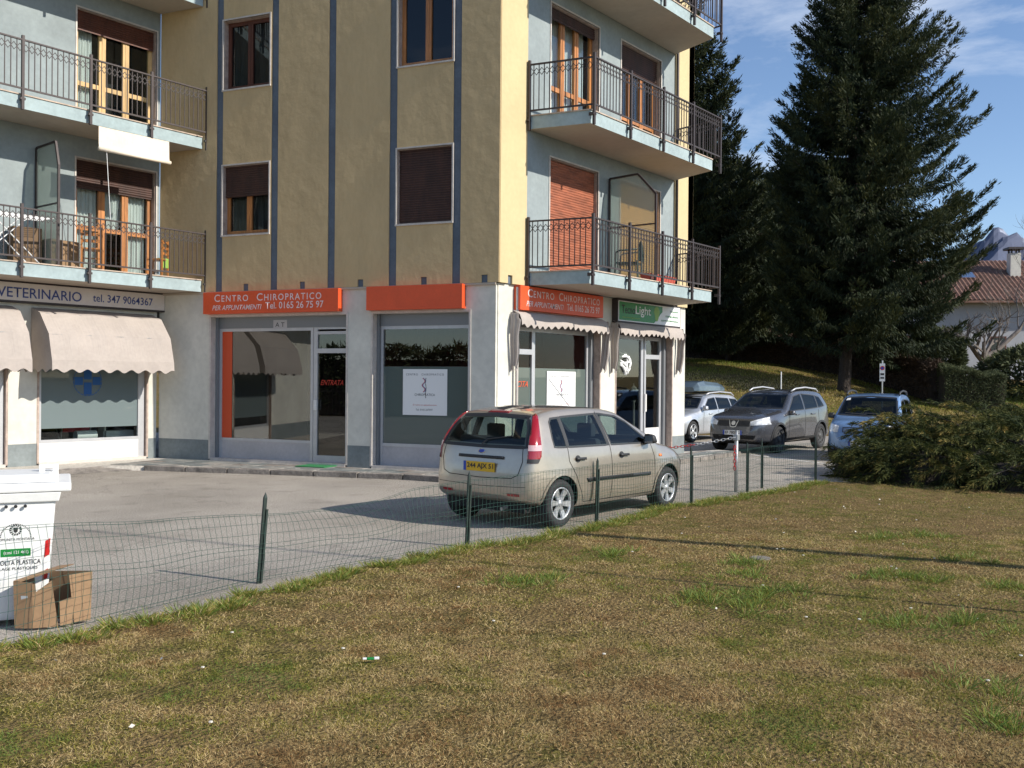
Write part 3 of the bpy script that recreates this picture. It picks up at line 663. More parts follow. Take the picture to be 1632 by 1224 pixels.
# lawn with a ragged edge towards the yard
rr = random.Random(3)
edge = [(x, 6.42 + .10 * math.sin(x * 1.1 + .6) + rr.uniform(-.05, .05) - (.16 if x > 12 else 0)) for x in np.arange(-3, 16.6, .3)]
lawn_poly = edge + [(16.9, 5.9), (17.25, 5.0), (17.35, 3.5), (17.7, 1), (18, -4), (19, -20), (-6, -20), (-3.3, 2)]
bm = bmesh.new(); f = bm.faces.new([bm.verts.new((*p, .045)) for p in lawn_poly]); r = bmesh.ops.extrude_face_region(bm, geom=[f])
for v in r['geom']:
    if isinstance(v, bmesh.types.BMVert): v.co.z = -.02
bmesh.ops.recalc_face_normals(bm, faces=bm.faces); me = bpy.data.meshes.new('lawn'); bm.to_mesh(me); bm.free(); me.materials.append(MATS['lawn_soil']); link('lawn', me, kind='structure')

# sidewalk: mortar bed + slabs of mixed stone + kerb stones
mat('mortar', (.52, .48, .42), .95, n=(14, .25)); mat('kerb_stone', (.22, .195, .17), .95, n=(5, .35), bump=(20, .6, .02))
for i, c in enumerate([(.19, .20, .19), (.24, .235, .215), (.15, .165, .16), (.29, .27, .24), (.22, .19, .165)]): mat('paving_%d' % i, c, .85, n=(7, .22), bump=(25, .3, .008))
gP = lambda s, n: tuple((GM @ Vector((s, n, 0))).xy)
walkM = [gP(7.9, 0.02), gP(6.6, 1.62), gP(4.0, 1.16), gP(1.4, .80), gP(.4, .82), gP(0, .80)]
corner = [(12.95, 10.2), (13.6, 9.95), (19.6, 9.98), (22.1, 10.15), (22.3, 10.7), (21.0, 11.0), (13.53, 10.95)]
kl = [gP(6.6, 1.60), gP(4.0, 1.17), gP(1.4, .82), (12.62, 10.55), (13.2, 10.02), (15, 9.94), (19.6, 9.98), (22.1, 10.15)]
poly = [(2, 17.45), (9.6, 17.42)] + kl + [(22.3, 10.8), (20.7, 11.2), (13.7, 11.2), gP(7.75, -.3), (2, 18.7)]
bm = bmesh.new(); f = bm.faces.new([bm.verts.new((*p, .086)) for p in poly]); r = bmesh.ops.extrude_face_region(bm, geom=[f])
for v in r['geom']:
    if isinstance(v, bmesh.types.BMVert): v.co.z = -.01
bmesh.ops.recalc_face_normals(bm, faces=bm.faces); me = bpy.data.meshes.new('sidewalk'); bm.to_mesh(me); bm.free(); me.materials.append(MATS['mortar'])
SW = link('sidewalk', me, kind='structure')
def inpoly(x, y, P):
    c = False; n = len(P)
    for i in range(n):
        (x1, y1), (x2, y2) = P[i], P[(i + 1) % n]
        if (y1 > y) != (y2 > y) and x < (x2 - x1) * (y - y1) / (y2 - y1) + x1: c = not c
    return c
inner = poly
def stones(o, ud, vd, U, V):
    u = 0; o, ud, vd = Vector(o), Vector(ud), Vector(vd)
    while u < U:
        w = rr.uniform(.22, .5); v = 0
        while v < V:
            h = rr.uniform(.14, .34); g = .012
            q = [o + ud * (u + a + rr.uniform(-.012, .012)) + vd * (v + b + rr.uniform(-.012, .012)) for a, b in ((g, g), (w - g, g), (w - g, h - g), (g, h - g))]
            if all(inpoly(p.x, p.y, inner) for p in q):
                mb = MB(); mb.prism([(p.x, p.y) for p in q], .07, .088 + rr.uniform(.001, .006)); obj('paving_stone', mb, 'paving_%d' % rr.choice([0, 0, 1, 1, 2, 3, 4]), SW, fix=False)
            v += h
        u += w
stones(GM @ Vector((7.4, .05, 0)), -LD, LN, 7.5, 1.55)
stones((13.3, 10.9, 0), (1, 0, 0), (0, -1, 0), 8.8, .93)
for i in range(len(kl) - 1):
    a, b = Vector((*kl[i], 0)), Vector((*kl[i + 1], 0)); n_ = max(1, int((b - a).length / .8)); d = (b - a) / n_; nn = Vector((d.y, -d.x, 0)).normalized() * -1
    if nn.dot(Vector((15, 14, 0)) - a) > 0: nn = -nn
    for k in range(n_):
        p0, p1 = a + d * (k + .012), a + d * (k + .988); p0 += nn * rr.uniform(-.008, .008); p1 += nn * rr.uniform(-.008, .008)
        mb = MB(); mb.prism([(p.x, p.y) for p in (p0 + nn * .05, p1 + nn * .05, p1 - nn * .09, p0 - nn * .09)], -.02, .094 + rr.uniform(-.004, .004)); obj('kerb_stone', mb, 'kerb_stone', SW, bevel=.012)
g_ = MB()
for _ in range(1500):
    if rr.random() < .6: x, y = rr.uniform(1.5, 16.5), 6.42 + abs(rr.gauss(0, .22)); 
    else:
        k_ = rr.randrange(len(kl) - 1); t_ = rr.random(); x = kl[k_][0] * (1 - t_) + kl[k_ + 1][0] * t_ - abs(rr.gauss(0, .2)); y = kl[k_][1] * (1 - t_) + kl[k_ + 1][1] * t_ - abs(rr.gauss(0, .15))
    s_ = rr.uniform(.004, .013); a_ = rr.uniform(0, 3); g_.add([(x + s_ * math.cos(a_ + q * 2.1), y + s_ * math.sin(a_ + q * 2.1), .001) for q in range(3)] + [(x, y, .001 + s_ * .8)], [(0, 1, 3), (1, 2, 3), (2, 0, 3)])
obj('gravel', g_, 'kerb_stone', kind='stuff')
# broken concrete apron in front of the wing
mb = MB(); P0 = [(2 + i * .35, 17.36 + rr.uniform(-.09, .07)) for i in range(24)]
mb.add([(x, y, .09) for x, y in P0] + [(x, y - .28, .002) for x, y in P0], [(i, i + 1, 25 + i, 24 + i) for i in range(23)]); obj('apron', mb, 'kerb_stone', SW, fix=False)

# ------------------------------------------------------------------ signs, awnings
def signbox(name, T, s0, s1, z0, z1, n1, m, label, side=None, n0=.0, frame_m=None):
    r = obj(name, MB(T).box(s0, s1, n0, n1, z0, z1), m, label=label, cat='shop sign', bevel=.004)
    if frame_m: obj('sign_frame', MB(T).box(s0 - .03, s1 + .03, n0, n1 - .008, z0 - .035, z1 + .035), frame_m, r)
    return r
s = signbox('shop_sign', GM, 3.23, 6.47, 3.085, 3.525, .155, 'orange_sign', 'long orange sign with white lettering over the entrance door window')
def lead_text(parent, y, T, x0, x1, z, h, words, dirn, m, shear=0, big=1.0):
    tot = sum(w[1] for w in words)
    for w_, _, a, b, zz, hh in words: pass
DM = 1
def mt(s_, x, z, w, h, par, m='letter_pale', T=GM, d='M', y=.157, shear=0, sp=1.0): return text('lettering', s_, T @ Vector((x, y, z)), d, w, h, m, par, shear, .002, sp, .008)
mt('C', 6.18, 3.325, .14, .15, s); mt('ENTRO', 6.00, 3.325, .66, .13, s, sp=1.25)
mt('C', 5.13, 3.325, .14, .15, s); mt('HIROPRATICO', 4.95, 3.325, 1.34, .13, s, sp=1.25)
mt('PER APPUNTAMENTI', 6.23, 3.155, 1.22, .10, s, shear=.28); mt('Tel. 0165 26 75 97', 4.92, 3.16, 1.36, .135, s)
signbox('shop_sign', GM, .60, 2.61, 3.085, 3.53, .155, 'orange_sign', 'blank orange sign panel over the window with the square poster')
s = signbox('shop_sign', GX, 14.06, 16.87, 3.085, 3.53, .155, 'orange_sign', 'orange lettered sign on the sunlit side beneath the balcony')
mt('C', 14.28, 3.33, .15, .155, s, T=GX, d='X'); mt('ENTRO', 14.46, 3.33, .66, .13, s, T=GX, d='X', sp=1.25)
mt('C', 15.28, 3.33, .14, .155, s, T=GX, d='X'); mt('HIROPRATICO', 15.45, 3.33, 1.28, .13, s, T=GX, d='X', sp=1.25)
mt('PER APPUNTAMENTI', 14.24, 3.16, 1.2, .10, s, T=GX, d='X', shear=.28); mt('Tel. 0165 26 75 97', 15.55, 3.16, 1.18, .13, s, T=GX, d='X')
s = signbox('shop_sign', GX, 17.48, 20.2, 3.07, 3.50, .15, 'white_paint', 'green and white sign with a light bulb drawing over the last shop', frame_m='iron_dark')
mb = MB(GX); pts = [(17.5, 3.09), (18.98, 3.09)] + [(18.98 + .12 * math.sin(t) + .30 * (t / math.pi), 3.09 + .40 * t / math.pi) for t in np.linspace(0, math.pi * .5, 6)][1:] + [(19.36, 3.36), (19.36, 3.48), (17.5, 3.48)]
mb.add([(x, .1525, z) for x, z in pts], [tuple(range(len(pts)))]); obj('green_field', mb, 'green_sign', s, fix=False)
mb = MB(GX); n_ = 20; mb.add([(19.10 + .13 * math.cos(t) * (1 if math.sin(t) > -.2 else .75), .154, 3.33 + (.13 if math.sin(t) > 0 else .2) * math.sin(t)) for t in np.linspace(0, 2 * math.pi, n_, endpoint=False)], [tuple(range(n_))]); obj('bulb_drawing', mb, 'lime', s, fix=False)
mt('Tecno', 17.60, 3.235, .55, .18, s, 'letter_dark', GX, 'X', .153); mt('Light', 18.17, 3.19, .66, .24, s, 'white_paint', GX, 'X', .155)
mt('www.tecnolightaosta.it', 17.62, 3.13, .75, .045, s, 'lime', GX, 'X', .153)
for i, (t_, x, w) in enumerate((('lampade', 19.72, .38), ('materiale elettrico', 19.5, .6), ('apparecchi illuminazione', 19.3, .82))): mt(t_, x, 3.36 - .11 * i, w, .06, s, 'green_sign', GX, 'X', .152)
s = signbox('shop_sign', GW, 6.4, 11.52, 3.19, 3.52, .16, 'vet_panel', 'long beige sign with blue lettering and phone number above the awnings', frame_m='iron_dark')
mt('VETERINARIO', 8.11, 3.245, 1.60, .19, s, 'letter_blue', GW, 'X', .163); mt('tel. 347 9064367', 9.94, 3.27, 1.30, .155, s, 'letter_blue', GW, 'X', .163)
mt('AMBULATORIO', 6.5, 3.245, 1.45, .19, s, 'letter_blue', GW, 'X', .163)
# posters
def poster(T, d, s0, z0, w, h, n, label, big):
    nm = obj('poster', MB(T).box(s0, s0 + (w if d == 'X' else -w), n - .004, n, z0, z0 + h), 'white_paint', label=label, cat='poster')
    sg = 1 if d == 'X' else -1
    P = lambda x, z: T @ Vector((s0 + sg * x, n, z0 + z))
    text('lettering', 'CENTRO   CHIROPRATICO', P(.07, h - .12), d, w - .14, .038, 'letter_dark', nm, 0, .002, 1.3)
    text('lettering', 'CHIROPRATICA', P(w * .27, h * .42), d, w * .46, .045, 'letter_dark', nm, 0, .002)
    text('lettering', 'Si riceve su appuntamento', P(w * .23, h * .20), d, w * .54, .035, 'letter_red', nm, .2, .002)
    text('lettering', 'Tel. 0165 267597', P(w * .30, h * .10), d, w * .38, .035, 'letter_dark', nm, 0, .002)
    for k, (mm, off, tw) in enumerate((('letter_red', -.03, 1), ('blue_vinyl', -.012, 1), ('letter_dark', .02, -1))):
        mb = MB(T); 
        for i in range(14):
            z = h * (.50 + .022 * i) - (.11 if k == 2 else 0) * (1 - i / 13); x = w * .5 + off + .03 * math.sin(i * .75) * tw * (1 if k < 2 else .25)
            mb.box(s0 + sg * (x - .006), s0 + sg * (x + .008), n + .0005 * (k + 1), n + .002 + .001 * k, z0 + z, z0 + z + h * .022)
        obj('spine_drawing', mb, mm, nm)
    return nm
poster(GM, 'M', 2.01, 1.11, .94, .87, -.214, 'square white poster with a coloured spine drawing in the shaded window', 1)
poster(GX, 'X', 15.42, 1.13, 1.0, .84, -.214, 'sun bleached white poster in the window above the car roof', 1)
nt_ = obj('paper_notice', MB(GM).box(4.65, 4.98, -.19, -.186, 2.79, 2.96), 'panel_grey', label='small grey paper notice at the top of the long shop window', cat='notice')
text('lettering', 'A T', GM @ Vector((4.93, -.186, 2.82)), 'M', .22, .09, 'letter_dark', nt_, 0, .002)

def awning(T, s0, s1, prof, label, sc=.30, drop=.2, group=None):
    """bonnet awning: prof = outer profile [(n,z)...] from wall top to front bottom"""
    N = 72; root = None; mb = MB(T); K_ = len(prof); vs = []; rw = random.Random(int(s0 * 10))
    for i in range(N + 1):
        x = s0 + (s1 - s0) * i / N; cor = 0
        for j, (n, z) in enumerate(prof):
            ins = .0 if j else 0
            sag = -.012 * math.sin(i * .35) * (1 if 0 < j < K_ - 1 else 0) + rw.uniform(-.003, .003)
            vs.append((x, n + (sag if j < K_ - 1 else 0), z + sag * .4))
    mb.add(vs, [(i * K_ + j, (i + 1) * K_ + j, (i + 1) * K_ + j + 1, i * K_ + j + 1) for i in range(N) for j in range(K_ - 1)])
    # gathered cheeks
    for x in (s0, s1):
        mb.add([(x, n, z) for n, z in prof] + [(x, .02, prof[-1][1])], [tuple(range(K_ + 1))])
    root = obj('awning', mb, 'canvas', smooth=False, fix=False, label=label, cat='awning', group=group)
    vb = MB(T); n0, z0 = prof[-1]; M_ = 120; vs = []
    for i in range(M_ + 1):
        x = s0 + (s1 - s0) * i / M_; w = math.sin(i / M_ * (s1 - s0) / sc * 2 * math.pi)
        vs += [(x, n0 + .004, z0), (x, n0 + .012 + .006 * w, z0 - drop + .032 * w)]
    vb.add(vs, [(2 * i, 2 * i + 2, 2 * i + 3, 2 * i + 1) for i in range(M_)])
    for x in (s0, s1):
        q = []; 
        for i in range(25):
            n = n0 * (1 - i / 24); w = math.sin(i / 24 * n0 / sc * 2 * math.pi); q += [(x, n + .004, z0), (x + .008 * w, n + .004, z0 - drop + .03 * w)]
        vb.add(q, [(2 * i, 2 * i + 2, 2 * i + 3, 2 * i + 1) for i in range(24)])
    obj('valance', vb, 'canvas', root, fix=False)
    fr = MB(T)
    for n, z in prof[1:]: fr.tube([(s0 + .01, n - .015, z - .012), (s1 - .01, n - .015, z - .012)], .010, 5)
    obj('awning_frame', fr, 'galvanized', root); return root
PV = [(.03, 3.09), (.36, 2.98), (.70, 2.58), (.83, 2.09)]
awning(GW, 8.80, 11.32, PV, 'cream canvas awning with scalloped edge right above the window with the blue cross')
awning(GW, 5.80, 8.44, PV, 'cream canvas awning cut off by the left edge of the photo')
def folded(T, s0, s1, label):
    """folded-back awning: short ruffled valance and limp side cheeks"""
    N = 120; mb = MB(T); vs = []
    for i in range(N + 1):
        t = i / N; x = s0 + (s1 - s0) * t; w = math.sin(t * (s1 - s0) / .2 * 2 * math.pi)
        z0 = 3.03; vs += [(x, .05, z0 + .04), (x, .20 + .010 * math.sin(t * 30), z0 - .03), (x, .25 + .02 * math.sin(t * 17), z0 - .14 - .02 * math.sin(t * 9)), (x, .26 + .02 * math.sin(t * 17) + .006 * w, z0 - .24 - .02 * math.sin(t * 9) + .03 * w)]
    mb.add(vs, [(4 * i + j, 4 * i + 4 + j, 4 * i + 5 + j, 4 * i + 1 + j) for i in range(N) for j in range(3)])
    r = obj('folded_awning', mb, 'canvas', fix=False, smooth=True, label=label, cat='awning')
    for x, sgn in ((s0, -1), (s1, 1)):
        mb = MB(T); vs = []; R = 22; C_ = 14
        for i in range(R + 1):
            t = i / R; z = 3.02 - t * 1.02
            wd = .24 * (1 - .35 * t) + .012 * math.sin(t * 11)
            for j in range(C_ + 1):
                u = j / C_; fold = .022 * math.sin(u * 17 + t * 3 + sgn) * (.4 + .6 * t)
                vs.append((x + sgn * (.03 + fold + .02 * math.sin(t * 5)), .02 + wd * u * (1 if t > .12 else .75), z - .05 * math.sin(u * 9 + 1) * t))
        mb.add(vs, [(i * (C_ + 1) + j, i * (C_ + 1) + j + 1, (i + 1) * (C_ + 1) + j + 1, (i + 1) * (C_ + 1) + j) for i in range(R) for j in range(C_)])
        obj('awning_cheek', mb, 'canvas', r, fix=False, smooth=True)
    return r
folded(GX, 13.98, 16.98, 'pulled back ruffled awning beneath the orange sign on the sunlit side')
folded(GX, 17.42, 20.25, 'pulled back ruffled awning beneath the green sign')
# doormat, hanging lamp, garden lantern in the last shop
obj('doormat', MB(GM).box(3.32, 3.98, .02, .46, .094, .109), 'doormat', label='green bristle doormat on the sidewalk before the shop door', cat='doormat', bevel=.004)
mb = MB(); c = GX @ Vector((18.42, -.48, 2.16))
rl = random.Random(5)
for k in range(13):
    a = Vector((rl.gauss(0, 1), rl.gauss(0, 1), rl.gauss(0, 1))).normalized(); b_ = a.orthogonal().normalized(); c_ = a.cross(b_); R_ = .33
    mb.tube([c + (b_ * math.cos(t) + c_ * math.sin(t)) * R_ * .93 + a * .10 + Vector((0, 0, 0)) for t in np.linspace(0, 2 * math.pi, 19)], .028, 5, cap=False)
hl = obj('hanging_lamp', mb, 'white_paint', smooth=True, label='round white openwork lamp hanging in the last shop window', cat='lamp')
obj('cord', MB().tube([c + Vector((0, 0, .3)), c + Vector((0, 0, .9))], .008, 5), 'black_plastic', hl)
mb = MB(); c = GX @ Vector((19.42, -.62, .14)); mb.lathe([(.0, 0), (.13, 0), (.12, .08), (.05, .14), (.035, .4), (.03, .9), (.028, 1.16), (.06, 1.2), (.0, 1.2)], 12, c=tuple(c))
gl_ = obj('garden_lantern', mb, 'white_paint', smooth=True, label='white garden lantern on a post behind the shop door glass', cat='lantern')
mb = MB(); mb.lathe([(.06, 1.2), (.10, 1.42)], 6, c=tuple(c)); obj('lantern_glass', mb, 'glass_clear', gl_, fix=False)
mb = MB(); mb.lathe([(.13, 1.42), (.05, 1.52), (.015, 1.54), (.012, 1.6), (0, 1.6)], 6, c=tuple(c)); obj('lantern_roof', mb, 'white_paint', gl_)
# things seen under the frosted film of the vet window
t_ = empty('folding_chair', (10.05, 19.1, .1), label='red folding chair behind the bottom strip of the blue cross window', cat='chair')
mb = MB(); mb.box(-.28, .28, -.015, .01, .56, .70); obj('backrest', mb, 'red_cloth', t_)
for x in (-.3, .3):
    mb = MB(); mb.tube([(x, .12, 0), (x, -.05, .74)], .014, 6); mb.tube([(x, -.2, 0), (x, .2, .6)], .014, 6); obj('leg', mb, 'galvanized', t_)
mb = MB(); mb.lathe([(0, -.21), (.095, -.21), (.095, .21), (0, .21)], 20, 'x', (10.12, 18.85, .60)); obj('paper_roll', mb, 'white_paint', smooth=False, label='white paper roll lying in the vet window', cat='paper roll')
t_ = empty('display_shelf', (11.0, 19.1, .1), label='white low shelf at the right of the vet window', cat='shelf')
obj('shelf_board', MB().box(-.42, .42, -.12, .12, .42, .56), 'white_paint', t_)
for x in (-.4, .38): obj('side_panel', MB().box(x, x + .03, -.12, .12, 0, .72), 'white_paint', t_)
# cream roller blind hanging under the second balcony of the wing
mb = MB(); vs = []
for i in range(31):
    x = 9.46 + 1.47 * i / 30; vs += [(x, 17.22, 6.47), (x, 17.215 + .004 * math.sin(i), 6.15), (x, 17.20, 6.06)]
mb.add(vs, [(3 * i + j, 3 * i + 3 + j, 3 * i + 4 + j, 3 * i + 1 + j) for i in range(30) for j in range(2)])
rb = obj('bamboo_blind', mb, 'bamboo', fix=False, label='cream bamboo blind rolled half down beneath the upper left balcony', cat='blind')
obj('blind_roll', MB().tube([(9.45, 17.20, 6.05), (10.95, 17.20, 6.05)], .038, 10), 'bamboo', rb, smooth=True); obj('pull_cord', MB().tube([(9.62, 17.22, 6.02), (9.78, 17.35, 4.75)], .006, 4), 'white_paint', rb)

# ------------------------------------------------------------------ balcony belongings
def wooden_chair(x, y, z, rz, label, sc=1.0):
    t = empty('wooden_chair', (x, y, z), rz, label=label, cat='chair', group='wooden chairs on the first left balcony'); t.scale = (sc,) * 3
    obj('seat', MB().box(-.2, .2, -.2, .2, .40, .43), 'wood_orange', t, bevel=.008)
    for a in (-.18, .18):
        obj('leg', MB().box(a - .018, a + .018, -.2, -.164, 0, .4), 'wood_orange', t); obj('rear_leg', MB().box(a - .018, a + .018, .164, .2, 0, .88), 'wood_orange', t)
    for k, zz in enumerate((.56, .69, .82)): obj('back_slat', MB().box(-.162, .162, .17, .19, zz - .03, zz + .03), 'wood_orange', t)
    for zz in (.15, .25): obj('stretcher', MB().box(-.162, .162, -.19, -.175, zz, zz + .025), 'wood_orange', t)
wooden_chair(9.62, 17.72, 3.81, 2.6, 'brown wooden chair in front of the left curtain', .98)
wooden_chair(11.0, 17.72, 3.81, -2.5, 'brown wooden chair at the right end by the dark wall', .85)
obj('towel', MB().box(10.98, 11.2, 17.62, 17.8, 4.17, 4.20).box(11.02, 11.18, 17.60, 17.62, 4.0, 4.19), 'lime', label='pale green cloth on the right wooden chair', cat='cloth', bevel=.01)
t_ = empty('drying_rack', (8.0, 17.75, 3.81), label='white folding laundry rack on the lower left balcony', cat='drying rack')
for y in (-.2, .2):
    mb = MB(); mb.tube([(-.55, y, 0), (.35, y, .85)], .010, 5); mb.tube([(.55, y, 0), (-.35, y, .85)], .010, 5); obj('cross_legs', mb, 'white_paint', t_)
mb = MB()
for k in range(9): mb.tube([(-.75, -.24 + .06 * k, .86), (.75, -.24 + .06 * k, .86)], .005, 4)
mb.tube([(-.75, -.25, .86), (-.75, .25, .86)], .01, 4); mb.tube([(.75, -.25, .86), (.75, .25, .86)], .01, 4); obj('rack_top', mb, 'white_paint', t_)
def carton(name, x, y, z, w, d, h, rz, label, m='cardboard'):
    t = empty(name, (x, y, z), rz, label=label, cat='box')
    obj('box_body', MB().box(-w / 2, w / 2, -d / 2, d / 2, 0, h), m, t, bevel=.004)
    obj('flap', MB().add([(-w / 2, -d / 2, h + .001), (w / 2, -d / 2, h + .001), (w / 2, -.01, h + .015), (-w / 2, -.01, h + .015)], [(0, 1, 2, 3)]), 'cardboard_dark', t, fix=False); return t
carton('carton', 9.2, 18.1, 3.81, .6, .3, .55, .1, 'large brown carton against the privacy screen')
carton('carton', 8.55, 18.15, 3.81, .5, .3, .72, -.1, 'tall brown carton behind the laundry rack', 'cardboard_dark')
carton('carton', 7.7, 18.15, 3.81, .6, .3, .6, .05, 'dusty brown carton at the left photo edge behind the rack')
t_ = empty('plastic_chair', (17.15, 10.35, 3.79), math.radians(200), label='dark green plastic armchair on the right balcony by the screen', cat='chair')
mat('plastic_green', (.05, .085, .07), .5)
obj('seat', MB().box(-.23, .23, -.22, .22, .40, .43), 'plastic_green', t_, bevel=.01)
mb = MB(); N = 14
pts = [(.24 * math.cos(t), .24, .45 + .42 * math.sin(t) ** .7) for t in np.linspace(0.001, math.pi - .001, N)]; mb.add([(x, y, z) for x, y, z in pts] + [(x, y + .02, z) for x, y, z in pts], [tuple(range(N)), tuple(range(2 * N - 1, N - 1, -1))] + [(i, i + 1, N + i + 1, N + i) for i in range(N - 1)]); obj('backrest', mb, 'plastic_green', t_)
for x in (-.25, .25):
    mb = MB(); mb.tube([(x, -.24, 0), (x, -.22, .62), (x, -.16, .66), (x, .22, .68)], .018, 6); obj('armrest', mb, 'plastic_green', t_, smooth=True); obj('leg', MB().tube([(x, .24, 0), (x, .22, .45)], .02, 6), 'plastic_green', t_)
for x, lb in ((17.35, 'red flower box left of the other on the right balcony floor'), (17.95, 'red flower box right of the other beside the screen foot')):
    fb = obj('flower_box', MB().add([(x - .22, 9.85, 3.81), (x + .22, 9.85, 3.81), (x + .22, 10.02, 3.81), (x - .22, 10.02, 3.81), (x - .26, 9.82, 3.98), (x + .26, 9.82, 3.98), (x + .26, 10.05, 3.98), (x - .26, 10.05, 3.98)], [(0, 3, 2, 1), (4, 5, 6, 7), (0, 1, 5, 4), (1, 2, 6, 5), (2, 3, 7, 6), (3, 0, 4, 7)]), 'terracotta', label=lb, cat='flower box', group='red flower boxes')

# ------------------------------------------------------------------ wire fence, chain, posts
F_ = empty('wire_fence', (5.2, 6.8, 0), label='low sagging green wire mesh fence along the lawn edge', cat='fence'); F_.location = (0, 0, 0)
FP = [(-3.0, 6.5, .75, 0), (-.3, 6.5, .75, .02), (2.5, 6.40, .72, 0), (5.24, 6.85, .74, .09), (7.8, 6.68, .76, .05), (10.21, 6.61, .77, .04), (12.58, 6.52, .82, .0), (14.72, 6.62, .76, .0), (15.41, 6.67, .80, 0), (16.88, 6.3, .80, 0)]
for x, y, h, ln in FP:
    mb = MB(); w = .017
    mb.box(-w, w, -w * .5, w * .5, -.1, h); mb.add([(-w, -w / 2, h), (w, -w / 2, h), (w, w / 2, h), (-w, w / 2, h), (0, 0, h + .05)], [(0, 1, 4), (1, 2, 4), (2, 3, 4), (3, 0, 4)]); mb.box(w * .4, w * 1.6, -w * 1.3, w * .5, -.1, h - .1)
    o = obj('post', mb, 'post_green', F_); o.location = (x, y, 0); o.rotation_euler = (0, ln, 0)
# mesh: path through posts, sag profile on top
fpx = [p[0] for p in FP]; fpy = [p[1] for p in FP]
tx = np.concatenate([[-3], [-.3, 2.5, 3.2, 4.0, 4.7, 5.24, 5.7, 6.2, 6.6, 7.1, 7.8, 10.2, 12.5, 14.7, 16.88]]); tz = np.array([.80, .80, .80, .77, .69, .645, .60, .565, .56, .585, .68, .71, .72, .72, .70, .72])
bow = np.array([.0, .0, .02, .03, .05, .06, .02, .08, .10, .09, .02, 0, .0, 0, 0, 0])
def fpos(x, u):
    """u 0..1 of height"""
    y = np.interp(x, fpx, fpy) - .012; zt = pchip(tx, tz, x); b = np.interp(x, tx, bow)
    yy = y - b * np.sin(u * np.pi * 1.15) + .012 * np.sin(x * 9) * u + b * .8 * u ** 5
    z = .03 + (zt - .03) * (u if not isinstance(u, float) else u) + .012 * np.sin(x * 5.3 + u * 4) * (1 - abs(2 * u - 1))
    xx = x + .03 * np.sin(u * 5 + x * 1.7) * b * 8
    return np.stack([xx, yy, z], -1)
V = []; Fc = []
def wires(P, r):
    """P: (n,k,3) polylines -> triangular tubes"""
    global V, Fc
    n, k, _ = P.shape; d = np.gradient(P, axis=1); d /= np.linalg.norm(d, axis=2, keepdims=True) + 1e-9
    up = np.where(np.abs(d[..., 2:3]) > .7, np.array([1., 0, 0]), np.array([0, 0, 1.])); a = np.cross(d, up); a /= np.linalg.norm(a, axis=2, keepdims=True) + 1e-9; b = np.cross(d, a)
    ring = np.stack([P + r * (a * math.cos(t) + b * math.sin(t)) for t in (0, 2.094, 4.189)], 2)
    base = sum(len(v) for v in V); idx = base + np.arange(n * k * 3).reshape(n, k, 3); V.append(ring.reshape(-1, 3))
    for q in range(3):
        q2 = (q + 1) % 3; Fc.append(np.stack([idx[:, :-1, q], idx[:, :-1, q2], idx[:, 1:, q2], idx[:, 1:, q]], -1).reshape(-1, 4))
def np_mesh(name, V, Fc, m, attr=None, smooth=False):
    V = np.concatenate(V) if isinstance(V, list) else V; Fc = np.concatenate(Fc) if isinstance(Fc, list) else Fc
    me = bpy.data.meshes.new(name); me.vertices.add(len(V)); me.vertices.foreach_set('co', V.astype(np.float32).ravel())
    k = Fc.shape[1]; me.loops.add(len(Fc) * k); me.loops.foreach_set('vertex_index', Fc.astype(np.int32).ravel()); me.polygons.add(len(Fc))
    me.polygons.foreach_set('loop_start', (np.arange(len(Fc)) * k).astype(np.int32)); me.update(calc_edges=True)
    if smooth: me.polygons.foreach_set('use_smooth', [True] * len(me.polygons))
    me.materials.append(MATS[m]) if isinstance(m, str) else [me.materials.append(MATS[q]) for q in m]
    if attr is not None:
        ca = me.attributes.new('tone', 'FLOAT', 'POINT'); ca.data.foreach_set('value', attr.astype(np.float32))
    return me
xs = np.arange(-3, 16.9, .060); us = np.linspace(0, 1, 12)
wires(np.stack([fpos(xs + RNG.normal(0, .002, len(xs)), u) for u in us], 1), .0017)
xh = np.arange(-3, 16.9, .08); wires(np.stack([fpos(xh, u) for u in np.linspace(0, 1, 8)], 0), .0017)
wires(np.stack([fpos(xh, u) for u in (.03, .5, .97)], 0) + np.array([0, .006, .004]), .0022)
link('wire_mesh', np_mesh('wire_mesh', V, Fc, 'wire_green'), F_, kind='stuff')
gp = empty('chain_post', (14.59, 6.75, 0), label='galvanized steel post holding the red and white chain', cat='post')
obj('pole', MB().tube([(0, 0, -.05), (0, 0, .98)], .03, 12), 'galvanized', gp, smooth=True); obj('cap', MB().tube([(0, 0, .981), (0, 0, 1.0)], .032, 12), 'galvanized', gp); obj('clamp', MB().box(-.045, .045, -.04, .04, .84, .93), 'galvanized', gp, bevel=.006)
def chain_link():
    mb = MB(); pts = []
    for i in range(17):
        t = 2 * math.pi * i / 16; x = .022 * math.cos(t) + (.014 if math.cos(t) > 0 else -.014); pts.append((x, .018 * math.sin(t), 0))
    mb.tube(pts, .0062, 5, cap=False); return mb
ch = empty('plastic_chain', (0, 0, 0), label='red and white plastic chain sagging between steel post and shop corner', cat='chain')
A_, B_ = Vector((14.55, 6.75, .89)), Vector((13.75, 10.86, .72)); n_ = int((A_ - B_).length / .056)
lm = {c: chain_link().mesh('chain_link', [c], smooth=True) for c in ('chain_red', 'chain_white')}
for i in range(n_):
    t = (i + .5) / n_; p = A_.lerp(B_, t); p.z -= .22 * 4 * t * (1 - t); t2 = t + .01; q = A_.lerp(B_, t2); q.z -= .22 * 4 * t2 * (1 - t2)
    R_ = (q - p).to_track_quat('X', 'Z').to_matrix().to_4x4() @ Matrix.Rotation(math.pi / 2 * (i % 2), 4, 'X')
    link('chain_link', lm['chain_red' if (i // 12) % 2 else 'chain_white'], ch, mw=Matrix.Translation(p) @ R_)
